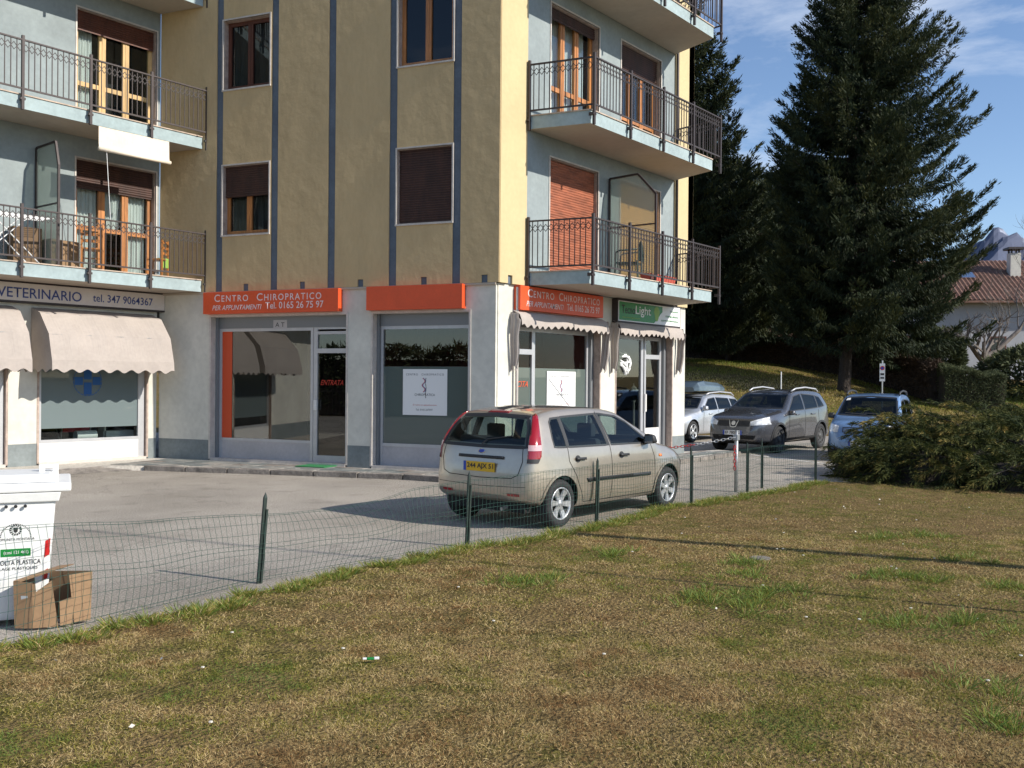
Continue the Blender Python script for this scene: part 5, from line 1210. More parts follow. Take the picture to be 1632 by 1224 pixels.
c.wheels(6); c.glass([q_pane, r_pane, f_pane], rw_, ws_, 'glass_car_clear'); c.seats((.25, 1.25)); c.mirror(1.93, .985, 'trim_black')
obj('rear_bench', MB().box(-.25, .12, -.6, .6, .45, .9).box(-.28, -.12, -.6, .6, .9, 1.08), 'seat_fabric', c.root, bevel=.03)
obj('parcel_shelf', MB().box(-.42, -.25, -.62, .62, .93, .96), 'under', c.root)
obj('dashboard', MB().box(1.75, 2.2, -.68, .68, .70, .93), 'under', c.root, bevel=.03)
for v in ('right', 'left'):
    c.line('door_gap', [(.155, 1.34), (.155, .93), (.16, .80), (.30, .60), (.42, .40), (.48, .28)], v, .009, 'under'); c.line('door_gap', [(1.0, 1.39), (1.075, .93), (1.10, .60), (1.09, .45), (1.08, .27)], v, .009, 'under')
    c.line('door_gap', [(2.06, .92), (2.13, .75), (2.14, .45), (2.10, .27)], v, .009, 'under'); c.line('door_gap', [(.48, .275), (1.08, .27), (2.10, .27)], v, .008, 'under')
    c.line('door_pillar', [(1.06, .95), (.98, 1.37)], v, .05, 'trim_black', .0032); c.line('door_pillar', [(.16, .96), (.16, 1.33)], v, .035, 'trim_black', .0032)
    c.decal('side_moulding', [(.55, .52), (2.02, .505), (2.02, .55), (.52, .568)], v, 'trim_black', .012, thick=.01)
    for x in (.29, 1.27):
        h = c.decal('door_handle', [(x, .80), (x + .20, .797), (x + .20, .828), (x, .832)], v, 'trim_black', .03, thick=.03); c.decal('handle_cup', [(x + .05 + .055 * math.cos(t), .815 + .045 * math.sin(t)) for t in np.linspace(0, 2 * math.pi, 12, endpoint=False)], v, 'trim_black', .004, parent=h)
    c.decal('side_indicator', [(2.25, .745), (2.32, .742), (2.325, .775), (2.255, .78)], v, 'orange_lamp', .008, thick=.006)
    c.line('roof_channel', [(-.25, 1.40), (.2, 1.45), (1.3, 1.42)], v, .01, 'under')
# arches
for x in (0, SP['wb']):
    for v, s in (('right', -1), ('left', 1)):
        pts = [(x + .352 * math.cos(t), .298 + .352 * math.sin(t)) for t in np.linspace(-.12, math.pi + .12, 22)]; c.line('wheel_arch', pts, v, .03, 'paint_champagne', .010, seg=1)
# rear lights: project diagonally
for s, nm in ((-1, 'right'), (1, 'left')):
    d = Vector((.80, -s * .60, 0)).normalized(); a = Vector((.60 * 1, s * .80, 0)).normalized() ; o = Vector((-.35, s * .62, 0)) - d * 2
    view = (o, d, a * 1.0, Vector((0, 0, 1)))
    P = [(-.035, .80), (.095, .80), (.13, .88), (.13, 1.00), (.105, 1.18), (.080, 1.345), (.05, 1.375), (.020, 1.35), (.008, 1.20), (-.018, 1.0)]
    tl_ = c.decal('tail_light', P, view, 'tail_red', .010, .03, thick=.01)
    c.decal('reversing_lamp', [(-.020, .945), (.129, .945), (.126, 1.01), (-.016, 1.01)], view, 'tail_white', .0125, .03, parent=tl_)
    c.decal('light_base', [(-.034, .802), (.096, .802), (.117, .85), (-.031, .85)], view, 'trim_black', .0125, .03, parent=tl_)
c.decal('brake_light', [(-.17, 1.375), (.17, 1.375), (.16, 1.402), (-.16, 1.402)], 'rear', 'tail_red', .008, .03, thick=.006)
c.line('tailgate_gap', [(.62, .99), (.645, .82), (.60, .66), (.50, .615), (0, .60), (-.50, .615), (-.60, .66), (-.645, .82), (-.62, .99)], 'rear', .009, 'under')
c.decal('tailgate_strip', [(-.36, .83), (.36, .83), (.36, .865), (-.36, .865)], 'rear', 'trim_black', .018, .04, thick=.015)
c.decal('badge', [(.055 * math.cos(t), .915 + .026 * math.sin(t)) for t in np.linspace(0, 2 * math.pi, 16, endpoint=False)], 'rear', 'chrome', .008, .03, thick=.006)
c.decal('badge_field', [(.045 * math.cos(t), .915 + .019 * math.sin(t)) for t in np.linspace(0, 2 * math.pi, 16, endpoint=False)], 'rear', 'plate_blue', .0092, .03)
c.plate('rear', .73, .50, .115, '244 AJX 51', 'plate_yellow')
for y in (-.62, .44): c.decal('reflector', [(y, .405), (y + .18, .405), (y + .18, .435), (y, .435)], 'rear', 'tail_red', .006, .04)
c.line('bumper_crease', [(-.70, .52), (0, .50), (.70, .52)], 'rear', .006, 'under')
obj('wiper', MB().tube([(-.525, 0, 1.0), (-.485, -.06, 1.06), (-.445, -.42, 1.11)], .009, 5), 'trim_black', c.root)
obj('aerial', MB().tube([(1.25, 0, 1.44), (.80, 0, 1.80)], .004, 4), 'black_plastic', c.root)
obj('underbody', MB().box(-.45, 3.0, -.62, .62, .20, .34), 'under', c.root)
mb = MB(); mb.tube([(-.4, -.35, .26), (-.56, -.35, .24)], .022, 8); obj('exhaust', mb, 'galvanized', c.root)
hl_ = [(-.72, .60), (-.42, .60), (-.45, .72), (-.66, .76)]
for s in (1, -1): c.decal('headlight', [(s * p[0], p[1]) for p in hl_][::s], 'front', 'lamp_clear', .006, .04)
c.decal('grille', [(-.32, .58), (.32, .58), (.36, .68), (-.36, .68)], 'front', 'trim_black', .006)

def far_car(name, sp, loc, rz, pt, side, rear, front, label, hlp, grille, plate=None, rails=None, rim='rim', style='alloy', seats=(.3, 1.4), spokes=5, mirror_m=None, mx_=2.0, mz=1.0):
    sp['holes'] = dict(side=[offset_poly(p, .015) for p in side], rear=[offset_poly(rear, .03)], front=[offset_poly(front, .03)])
    c = Car(name, sp, loc, rz, pt, label=label, cat='car'); c.wheels(spokes, style, rim); c.glass(side, rear, front); c.seats(seats); c.mirror(mx_, mz, mirror_m or pt)
    for s in (1, -1): 
        h = c.decal('headlight', [(s * p[0], p[1]) for p in hlp][::s], 'front', 'lamp_clear', .006, .04)
    c.decal('grille', grille, 'front', 'trim_black', .006, .04)
    xs_ = [p[0] for P in side for p in P]; xm = sp['wb'] * .44
    for v in ('right', 'left'):
        for P in side[:-1]: x = max(p[0] for p in P[:3]); c.line('door_gap', [(x + .03, sp['belt'][2][1]), (x + .05, .6), (x + .03, .32)], v, .012, 'under')
        x = max(p[0] for p in side[-1]); c.line('door_gap', [(x - .05, sp['belt'][2][1] - .04), (x + .03, .6), (x, .32)], v, .012, 'under')
        for x in (.45, 1.45): c.decal('door_handle', [(x, sp['belt'][2][1] - .13), (x + .2, sp['belt'][2][1] - .13), (x + .2, sp['belt'][2][1] - .10), (x, sp['belt'][2][1] - .10)], v, pt, .03, thick=.03)
    if rails:
        for s in (1, -1): mb = MB(); mb.tube([(x, s * y, z) for x, y, z in rails], .022, 8); obj('roof_rail', mb, 'trim_black' if name.startswith('small') else 'alu', c.root, smooth=True)
    if plate: c.plate('front', plate[0], .52, .115, plate[1], 'white_paint')
    obj('underbody', MB().box(-.5, sp['wb'] + .5, -.6, .6, .22, .36), 'under', c.root); return c
# grey crossover
SQ = dict(wb=2.63, rw=.34, w=.89, cab=(-.55, 2.45), tumble=.40, floor=.5, top=[(-.83, .62), (-.80, .85), (-.74, 1.05), (-.62, 1.20), (-.45, 1.42), (-.32, 1.54), (0, 1.585), (.6, 1.61), (1.1, 1.59), (1.4, 1.54), (1.8, 1.33), (2.25, 1.10), (2.6, 1.045), (3.1, .97), (3.35, .88), (3.44, .72), (3.48, .58)],
    plan=[(-.83, .60), (-.78, .74), (-.65, .83), (-.3, .88), (0, .89), (2.6, .89), (3.0, .86), (3.25, .76), (3.40, .62), (3.48, .45)], belt=[(-.83, 1.08), (-.4, 1.12), (.5, 1.07), (1.5, 1.03), (2.2, .99), (3.48, .9)], bot=[(-.83, .45), (-.75, .34), (-.4, .27), (2.6, .25), (3.2, .27), (3.42, .32), (3.48, .42)], mid=[(-.83, .6), (0, .66), (2.6, .64), (3.48, .56)])
c = far_car('crossover_car', SQ, (26.1, 10.45, 0), math.radians(178), 'paint_grey', [[(-.28, 1.16), (.13, 1.12), (.13, 1.44), (-.1, 1.40)], [(.18, 1.12), (1.0, 1.08), (.95, 1.49), (.18, 1.45)], [(1.07, 1.08), (2.05, 1.05), (1.45, 1.43), (1.02, 1.49)]], [(-.6, 1.16), (.6, 1.16), (.5, 1.46), (-.5, 1.46)], [(-.72, 1.12), (0, 1.11), (.72, 1.12), (.58, 1.50), (0, 1.53), (-.58, 1.50)],
    'dark metallic grey crossover with silver roof rails facing the yard', [(-.84, .74), (-.46, .70), (-.44, .80), (-.78, .92)], [(-.42, .68), (.42, .68), (.44, .82), (-.44, .82)], (.52, 'EF 780BG'), [(-.35, .62, 1.55), (-.2, .62, 1.62), (.5, .62, 1.665), (1.1, .61, 1.63), (1.35, .60, 1.56)], style='steel', rim='rim_dark')
c.decal('lower_intake', [(-.55, .36), (.55, .36), (.6, .46), (-.6, .46)], 'front', 'under', .005)
for s in (1, -1): c.line('grille_trim', [(s * .13, .835), (s * .07, .665), (0, .655)], 'front', .022, 'chrome', .012)
c.decal('badge', [(.055 * math.cos(t), .755 + .055 * math.sin(t)) for t in np.linspace(0, 2 * math.pi, 16, endpoint=False)], 'front', 'chrome', .014, .03)
c.decal('lower_trim', [(.35, .27), (2.28, .27), (2.28, .36), (.35, .38)], 'left', 'trim_black', .008)
for x in (0, SQ['wb']):
    for v in ('right', 'left'): c.line('wheel_arch', [(x + .41 * math.cos(t), .345 + .41 * math.sin(t)) for t in np.linspace(0, math.pi, 20)], v, .05, 'trim_black', .012, seg=1)
# silver estate
SA = dict(wb=2.65, rw=.32, w=.885, cab=(-.75, 2.35), tumble=.46, floor=.42, top=[(-1.03, .55), (-1.0, .80), (-.93, .98), (-.80, 1.14), (-.62, 1.30), (-.45, 1.385), (0, 1.42), (.7, 1.435), (1.15, 1.41), (1.45, 1.36), (1.85, 1.16), (2.25, .97), (2.7, .90), (3.1, .82), (3.35, .74), (3.47, .62), (3.51, .50)],
    plan=[(-1.03, .62), (-.98, .74), (-.85, .82), (-.4, .875), (0, .885), (2.6, .885), (3.0, .84), (3.25, .74), (3.42, .60), (3.51, .45)], belt=[(-1.03, .95), (-.6, .97), (.5, .94), (1.5, .92), (2.2, .89), (3.51, .8)], bot=[(-1.03, .4), (-.95, .28), (-.5, .22), (2.6, .2), (3.2, .22), (3.45, .28), (3.51, .38)], mid=[(-1.03, .55), (0, .6), (2.6, .58), (3.51, .5)])
far_car('estate_car', SA, (28.42, 14.15, 0), math.radians(180), 'paint_silver', [[(-.7, .99), (-.02, .975), (-.02, 1.27), (-.5, 1.24)], [(.05, .975), (.95, .955), (.88, 1.31), (.05, 1.28)], [(1.02, .955), (2.0, .93), (1.4, 1.27), (.95, 1.31)]], [(-.6, 1.02), (.6, 1.02), (.5, 1.28), (-.5, 1.28)], [(-.70, 1.0), (0, .985), (.70, 1.0), (.55, 1.33), (0, 1.36), (-.55, 1.33)],
    'silver estate car carrying a grey roof box half hidden by the building corner', [(-.80, .58), (-.45, .56), (-.45, .68), (-.76, .72)], [(-.35, .45), (.35, .45), (.38, .68), (-.38, .68)], None, [(-.6, .60, 1.36), (-.4, .60, 1.45), (.4, .60, 1.485), (1.1, .59, 1.45), (1.3, .58, 1.40)], spokes=5)
rbx = empty('roof_box', (28.0, 14.15, 1.42), math.pi, label='dark grey glossy roof box on the silver estate car', cat='roof box')
mb = MB(); pr = [(-.95, .05, .20), (-.90, .14, .36), (-.5, .20, .40), (.5, .24, .40), (.85, .20, .36), (1.0, .08, .22)]
for k, (x, h, w) in enumerate(pr): mb.add([(x, -w, .08), (x, -w * .97, .08 + h * .75), (x, -w * .75, .08 + h * 1.35), (x, w * .75, .08 + h * 1.35), (x, w * .97, .08 + h * .75), (x, w, .08)], [])
mb.f = [(k * 6 + j, k * 6 + (j + 1) % 6, k * 6 + 6 + (j + 1) % 6, k * 6 + 6 + j) for k in range(5) for j in range(6)] + [tuple(range(6)), tuple(range(35, 29, -1))]; mb.m = [0] * len(mb.f)
obj('box_shell', mb, 'paint_box', rbx, smooth=False, bevel=.02); [obj('cross_bar', MB().box(x, x + .05, -.55, .55, .02, .06), 'trim_black', rbx) for x in (-.5, .5)]
# blue small car
SB = dict(wb=2.30, rw=.285, w=.79, cab=(-.45, 2.15), tumble=.26, floor=.45, top=[(-.62, .6), (-.60, .9), (-.57, 1.05), (-.50, 1.25), (-.42, 1.43), (-.30, 1.50), (.4, 1.545), (1.0, 1.525), (1.3, 1.49), (1.6, 1.32), (2.0, 1.06), (2.3, .985), (2.65, .92), (2.82, .82), (2.89, .66), (2.92, .52)],
    plan=[(-.62, .62), (-.58, .70), (-.4, .775), (0, .79), (2.2, .79), (2.55, .76), (2.76, .68), (2.87, .56), (2.92, .45)], belt=[(-.62, .98), (0, .97), (.8, .95), (1.5, .93), (2.92, .88)], bot=[(-.62, .4), (-.5, .28), (0, .24), (2.2, .22), (2.7, .24), (2.88, .3), (2.92, .4)], mid=[(-.62, .55), (0, .6), (2.2, .58), (2.92, .52)])
c = far_car('small_blue_car', SB, (24.95, 7.66, 0), math.radians(189), 'paint_blue', [[(-.3, 1.02), (.0, 1.0), (.0, 1.36), (-.2, 1.36)], [(.06, 1.0), (.82, .98), (.80, 1.40), (.06, 1.38)], [(.88, .98), (1.85, .97), (1.35, 1.34), (.86, 1.40)]], [(-.58, 1.06), (.58, 1.06), (.52, 1.36), (-.52, 1.36)], [(-.66, 1.04), (0, 1.02), (.66, 1.04), (.58, 1.44), (0, 1.47), (-.58, 1.44)],
    'light blue small car with black roof rails behind the spreading juniper', [(-.76, .68), (-.50, .66), (-.48, .80), (-.72, .86)], [(-.40, .66), (.40, .66), (.40, .78), (-.40, .78)], (.42, 'DK 342LS'), [(-.25, .60, 1.50), (-.1, .60, 1.58), (.5, .60, 1.61), (1.0, .60, 1.575), (1.15, .60, 1.51)], spokes=5, mx_=1.85, mz=1.0, mirror_m='trim_black')
for z in (.69, .72, .75): c.decal('grille_bar', [(-.38, z - .006), (.38, z - .006), (.38, z + .006), (-.38, z + .006)], 'front', 'chrome', .010, .06)
c.decal('badge', [(.05 * math.cos(t), .72 + .05 * math.sin(t)) for t in np.linspace(0, 2 * math.pi, 14, endpoint=False)], 'front', 'chrome', .014, .03)
c.line('wiper', [(.45, 1.05), (-.05, 1.07)], 'front', .015, 'under', .02); c.line('wiper', [(0, 1.04), (-.50, 1.07)], 'front', .015, 'under', .02)
c.decal('parking_disc', [(-.56, 1.37), (-.46, 1.38), (-.46, 1.43), (-.54, 1.42)], 'front', 'white_paint', .004, .04)
# ------------------------------------------------------------------ vegetation
def leafmat(name, c1, c2, rough=.75, trans=.25):
    m = bpy.data.materials.new(name); m.use_nodes = True; nt = m.node_tree; b = nt.nodes['Principled BSDF']; b.inputs['Roughness'].default_value = rough; b.inputs['Specular IOR Level'].default_value = .25
    at = nt.nodes.new('ShaderNodeAttribute'); at.attribute_name = 'tone'; r = nt.nodes.new('ShaderNodeValToRGB'); e = r.color_ramp.elements
    cols = [c1, c2] if not isinstance(c1, list) else c1; e[0].color = (*cols[0], 1); e[1].color = (*cols[-1], 1)
    for i, cc in enumerate(cols[1:-1]): q = e.new((i + 1) / (len(cols) - 1)); q.color = (*cc, 1)
    nt.links.new(at.outputs['Fac'], r.inputs[0]); nt.links.new(r.outputs[0], b.inputs['Base Color'])
    if trans:
        tr = nt.nodes.new('ShaderNodeBsdfTranslucent'); ms = nt.nodes.new('ShaderNodeMixShader'); ms.inputs[0].default_value = trans; nt.links.new(r.outputs[0], tr.inputs[0])
        nt.links.new(b.outputs[0], ms.inputs[1]); nt.links.new(tr.outputs[0], ms.inputs[2]); nt.links.new(ms.outputs[0], nt.nodes['Material Output'].inputs[0])
    MATS[name] = m
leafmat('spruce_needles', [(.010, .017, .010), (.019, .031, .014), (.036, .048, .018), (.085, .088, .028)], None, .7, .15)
leafmat('juniper_needles', [(.010, .020, .008), (.032, .048, .014), (.10, .105, .024), (.34, .24, .07)], None, .75, .2)
leafmat('hedge_twigs', [(.05, .034, .026), (.085, .058, .042), (.12, .085, .06)], None, .9, .1)
leafmat('hedge_leaves', [(.03, .042, .02), (.075, .092, .042), (.13, .14, .07)], None, .8, .2)
leafmat('grass_blades', [(.24, .13, .05), (.52, .36, .16), (.64, .50, .26), (.34, .27, .06), (.19, .20, .03), (.13, .19, .03), (.20, .28, .07)], None, .75, .3)
def unit(v): return v / (np.linalg.norm(v, axis=-1, keepdims=True) + 1e-9)
def blades(base, d, ln, w, tone, rng, seg=1, droop=0.):
    """thin kites: base (n,3), direction, length, width"""
    n = len(base); side = unit(np.cross(d, rng.normal(size=(n, 3)))); ln = np.asarray(ln).reshape(-1, 1) * np.ones((n, 1)); w = np.asarray(w).reshape(-1, 1) * np.ones((n, 1))
    mid = base + d * ln * .45; tip = base + d * ln; tip[:, 2] -= droop * ln[:, 0]
    V = np.stack([base, mid + side * w * .5, tip, mid - side * w * .5], 1).reshape(-1, 3); F = np.arange(n * 4).reshape(n, 4)
    return V, F, np.repeat(tone, 4)
def spruce(name, x, y, z, H, Rm, seed, label, zb=1.6, dens=1.0, trunk_r=.3, asym=0.0, twig=.30, lean=0.):
    rng = np.random.default_rng(seed); t = empty(name, (x, y, z - .15), label=label, cat='tree')
    lx = lean
    obj('trunk', MB().tube([(-.62 * lx, .79 * lx, -.3), (-.6 * lx, .75 * lx, .35), (0, .03, H * .3), (0, 0, H * .97)], trunk_r * 1.25, 12, r2=.03), 'bark', t, smooth=True)
    B_, D_, L_, W_, T_ = [], [], [], [], []; h = zb; limbs = MB()
    while h < H - .3:
        u = (h - zb) / (H - zb); Rr = Rm * float(np.interp(u, [0, .05, .22, .46, .68, .83, 1], [.82, .93, 1.0, .88, .59, .34, .0])) + .15
        nb = int(rng.integers(9, 13) * (1 if u < .8 else .8)) + 1
        for k in range(nb):
            az = rng.uniform(0, 2 * math.pi); R_ = Rr * rng.uniform(.70, 1.08) * (1 + asym * math.cos(az - 5.37)); hh = h + rng.uniform(-.5, .5)
            rad = np.array([math.cos(az), math.sin(az), 0]); tang = np.array([-math.sin(az), math.cos(az), 0])
            n = max(6, int(R_ * 30 * dens)); s = rng.uniform(.12, 1, n) ** .75
            rise = .62 * u + .02 + rng.normal(0, .09); sag = .55 * (1 - u) + rng.normal(0, .06)                         # droop in the middle, upturned tip
            zc = hh + R_ * (rise * s - sag * s * (1.35 - s) * 1.1 + .10 * s ** 6)
            cen = rad * (s * R_)[:, None]; cen[:, 2] = zc
            lat = rng.normal(0, 1, n) * .15 * R_ ** .7 * (1.15 - s) ** .6 * .9 + rng.normal(0, .05, n)
            P = cen + tang * lat[:, None]; P[:, 2] -= np.abs(lat) * .25
            # hanging sprays
            outw = unit(rad[None] * rng.uniform(.3, 1.0, (n, 1)) + tang[None] * (np.sign(lat) * rng.uniform(.1, .8, n))[:, None]); hang = rng.uniform(.3, 2.6, n) * (1 - u * .7)
            tipm = s > .86; hang = np.where(tipm, -.9, hang)
            d = outw.copy(); d[:, 2] = -hang; d = unit(d); m = 3
            for q in range(m):
                dd = unit(d + rng.normal(0, .22, (n, 3))); B_.append(P + rng.normal(0, .05, (n, 3))); D_.append(dd); L_.append(rng.uniform(.55, 1.25, n) * twig * (1.1 - .4 * u)); W_.append(rng.uniform(.035, .07, n) * twig / .3)
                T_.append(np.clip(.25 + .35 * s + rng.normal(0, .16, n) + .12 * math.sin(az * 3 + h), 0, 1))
            if R_ > 1.0:
                ss = np.linspace(0, .95, 6); (limbs.tube if k % 2 else (lambda *a, **k_: None))([(rad[0] * a * R_, rad[1] * a * R_, hh + R_ * (rise * a - sag * a * (1.35 - a) * 1.1)) for a in ss], .035 + .012 * R_ / 3, 4, cap=False, r2=.008)
        h += rng.uniform(.22, .36) * (1.0 if u < .7 else .85)
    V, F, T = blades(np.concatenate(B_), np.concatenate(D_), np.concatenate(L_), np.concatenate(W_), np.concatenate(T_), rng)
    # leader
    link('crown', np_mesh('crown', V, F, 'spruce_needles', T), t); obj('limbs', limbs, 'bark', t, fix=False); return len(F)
spruce('spruce_tree', 45.2, 15.1, 1.5, 21.8, 5.0, 1, 'tallest dark spruce standing alone on the hillside with a thick bare trunk base', zb=3.4, dens=1.9, trunk_r=.34, asym=.18, twig=.25, lean=.45)
spruce('spruce_tree', 47.0, 25.6, 2.6, 21.0, 4.9, 2, 'spruce with upturned branch tips rising right behind the building edge', zb=2.8, dens=1.1, twig=.33)
spruce('spruce_tree', 51.9, 24.5, 3.05, 12.2, 4.0, 3, 'lower dark spruce between the building and the tallest spruce', zb=2.3, dens=1.2, twig=.33, trunk_r=.24)
spruce('spruce_tree', 59.5, 25.0, 3.4, 12.0, 4.4, 4, 'spruce behind the hedge left of the tallest spruce trunk', zb=1.2, dens=.9, twig=.38, trunk_r=.22)
spruce('spruce_tree', 63.0, 22.5, 3.4, 13.0, 4.6, 5, 'rear spruce hidden behind the left side of the tallest one', zb=1.2, dens=.8, twig=.42, trunk_r=.22)
spruce('spruce_tree', 57.0, 30.5, 3.6, 15.0, 5.2, 6, 'rear spruce closest to the building wall', zb=1.2, dens=.8, twig=.42, trunk_r=.22)
# hedges: boxes of twigs following the ground
def hedge(name, pts, w, h, n, m, seed, label, cat='hedge', size=.16, **k):
    rng = np.random.default_rng(seed); P = np.array(pts, float); seg = np.linalg.norm(np.diff(P, axis=0), axis=1); cum = np.r_[0, np.cumsum(seg)]
    s = rng.uniform(0, cum[-1], n); x = np.interp(s, cum, P[:, 0]); y = np.interp(s, cum, P[:, 1]); i = np.clip(np.searchsorted(cum, s) - 1, 0, len(seg) - 1); d = np.diff(P, axis=0)[i] / seg[i][:, None]; nn = np.stack([-d[:, 1], d[:, 0]], 1)
    # concentrate near faces
    q = rng.uniform(-1, 1, n); q = np.sign(q) * np.abs(q) ** .45; v = rng.uniform(0, 1, n) ** .75; tops = rng.uniform(0, 1, n) < .25; v = np.where(tops, rng.uniform(.93, 1.02, n), v)
    bump_ = 1 + .05 * np.sin(s * 2.3) + .03 * np.sin(s * 6.1)
    X = x + nn[:, 0] * q * w / 2; Y = y + nn[:, 1] * q * w / 2; Z = hill(X, Y) + v * h * bump_
    dirs = unit(rng.normal(0, 1, (n, 3)) + np.array([0, 0, .5])); V, F, T = blades(np.stack([X, Y, Z], 1), dirs, rng.uniform(.5, 1.3, n) * size, size * .22, np.clip(.5 + rng.normal(0, .22, n) + .15 * np.sin(s * 1.3), 0, 1), rng)
    root = link(name, np_mesh(name, V, F, m, T), label=label, cat=cat, **k)
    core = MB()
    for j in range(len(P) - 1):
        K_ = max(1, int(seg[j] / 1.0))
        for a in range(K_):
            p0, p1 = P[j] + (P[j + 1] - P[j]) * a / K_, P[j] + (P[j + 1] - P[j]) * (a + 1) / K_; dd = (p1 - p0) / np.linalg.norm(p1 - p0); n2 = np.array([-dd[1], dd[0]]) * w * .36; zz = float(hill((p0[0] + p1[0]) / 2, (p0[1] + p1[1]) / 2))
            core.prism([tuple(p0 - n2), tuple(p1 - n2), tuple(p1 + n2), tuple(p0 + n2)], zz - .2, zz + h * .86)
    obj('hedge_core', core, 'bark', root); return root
hp = [dl(60, 1080), dl(58, 1150), dl(56, 1220), dl(52, 1340), dl(48, 1430), dl(44.8, 1497)]
hedge('brown_hedge', hp, 1.3, 1.75, 60000, 'hedge_twigs', 21, 'long leafless brown hedge running down the hillside behind the trees', size=.22)
hedge('green_hedge', [dl(44, 1500), dl(43.5, 1596)], 1.5, 1.75, 26000, 'hedge_leaves', 22, 'square trimmed green hedge block at the lower end of the brown hedge', size=.13)
def bush(name, x, y, z, r, h, n, m, seed, label, size=.2):
    rng = np.random.default_rng(seed); d = unit(rng.normal(0, 1, (n, 3))); rr_ = rng.uniform(.5, 1.05, n) ** .5 * (1 + .18 * np.sin(d[:, 0] * 5 + seed) * np.cos(d[:, 1] * 6)); P = d * rr_[:, None] * np.array([r, r, h / 2]) + np.array([x, y, z + h / 2])
    V, F, T = blades(P, unit(d + rng.normal(0, .5, (n, 3))), rng.uniform(.6, 1.3, n) * size, size * .4, np.clip(.45 + .25 * d[:, 2] + rng.normal(0, .2, n), 0, 1), rng)
    o = link(name, np_mesh(name, V, F, m, T), label=label, cat='bush'); return o
for i, (d, px, r, h, lb) in enumerate(((50, 1648, 2.4, 3.0, 'dark rounded bush before the house at the right photo edge'), (58, 1472, 1.0, 3.2, 'small dark conifer left of the bare tree'), (60, 1506, 1.1, 3.4, 'small dark conifer beside the bare tree trunk'), (64, 1400, 2.2, 3.0, 'dark shrub behind the brown hedge under the tallest spruce'), (66, 1300, 2.5, 3.4, 'dark shrub behind the hedge left of the tallest spruce trunk'))):
    p = dl(d, px); bush('bush', p[0], p[1], float(hill(*p)) - .2, r, h, 9000, 'hedge_leaves' if i != 1 else 'spruce_needles', 40 + i, lb, .28)
# far-off dark wood beyond the hedge
rng = np.random.default_rng(77); n = 60000; d_ = rng.uniform(72, 88, n); px = rng.uniform(1040, 1440, n); l_ = (px - 816) * d_ / 1538; X = d_ * EF[0] + l_ * ER[0]; Y = d_ * EF[1] + l_ * ER[1]
top = 7.5 + 2.2 * np.sin(px * .031) + 1.5 * np.sin(px * .083 + 1) - np.clip(px - 1330, 0, 200) * .03; Zw = 2.5 + rng.uniform(0, 1, n) ** .8 * top
V, F, T = blades(np.stack([X, Y, Zw], 1), unit(rng.normal(0, 1, (n, 3))), rng.uniform(.5, 1.2, n), .35, np.clip(rng.normal(.3, .2, n), 0, 1), rng); link('far_wood', np_mesh('far_wood', V, F, 'spruce_needles', T), kind='stuff')
# bare tree
def bare_tree(x, y, z, seed, label):
    rnd = random.Random(seed); t = empty('bare_tree', (x, y, z), label=label, cat='tree'); tr = MB(); br = MB()
    def grow(mb, p, d, L_, r, lev):
        pts = [p]; 
        for i in range(4): d = (d + Vector((rnd.gauss(0, .10), rnd.gauss(0, .10), .06 + rnd.gauss(0, .06)))).normalized(); pts.append(pts[-1] + d * L_ / 4)
        mb.tube(pts, r, 6 if lev < 2 else 4, cap=False, r2=r * .55)
        if lev < 5:
            for k in range(3 if lev else 4):
                a = rnd.uniform(0, 6.28); sd = (d.orthogonal().normalized() * math.cos(a) + d.cross(d.orthogonal().normalized()) * math.sin(a)); grow(br, pts[rnd.choice([2, 3, 4]) if lev else 4], (d * .8 + sd * rnd.uniform(.5, .9)).normalized(), L_ * rnd.uniform(.55, .8), r * .52, lev + 1)
    grow(tr, Vector((0, 0, -.3)), Vector((0, 0, 1)), 1.9, .30, 0)
    p = Vector((0, 0, 1.6)); ax = Vector((ER[0], ER[1], 0)); q = [p, p + ax * .9 + Vector((0, 0, .5)), p + ax * 2.2 + Vector((0, 0, 1.7)), p + ax * 3.0 + Vector((0, 0, 3.0)), p + ax * 3.3 + Vector((0, 0, 4.6))]; br.tube(q, .16, 8, r2=.06)
    for k in range(8): grow(br, q[2 + k % 3] if k < 6 else q[1], (ax * rnd.uniform(-.4, .6) + Vector((rnd.gauss(0, .3), rnd.gauss(0, .3), 1))).normalized(), 2.2, .05, 2)
    obj('trunk', tr, 'bark', t, smooth=True); obj('branches', br, 'bark_pale', t, fix=False)
p = dl(56, 1562); bare_tree(p[0], p[1], float(hill(*p)), 5, 'bare deciduous tree with a leaning limb in front of the white house wall')
# far house
hs = empty('white_house', tuple(dl(66, 1600)) + (1.5,), math.radians(-58), label='white house with brown tiled roof behind the hedges', cat='house')
mb = MB(); mb.box(-9, 12, 0, 9, -1.5, 6.3); obj('wall', mb, 'house_wall', hs)
mb = MB(); ri = [(-9.6, -.9, 6.0), (12.6, -.9, 6.0), (12.6, 4.5, 9.3), (-9.6, 4.5, 9.3), (-9.6, 9.9, 6.0), (12.6, 9.9, 6.0)]
mb.add(ri + [(x, y, z - .15) for x, y, z in ri], [(0, 1, 2, 3), (3, 2, 5, 4), (6, 9, 8, 7), (9, 10, 11, 8), (0, 6, 7, 1), (4, 5, 11, 10), (0, 3, 9, 6), (3, 4, 10, 9), (1, 7, 8, 2), (2, 8, 11, 5)]); rf = obj('roof', mb, 'roof_tile', hs)
V, F = [], []; sl_ = Vector((0, 5.4, 3.3)).normalized(); nrm = Vector((0, -sl_.z, sl_.y)); rt = random.Random(2); tb = MB()
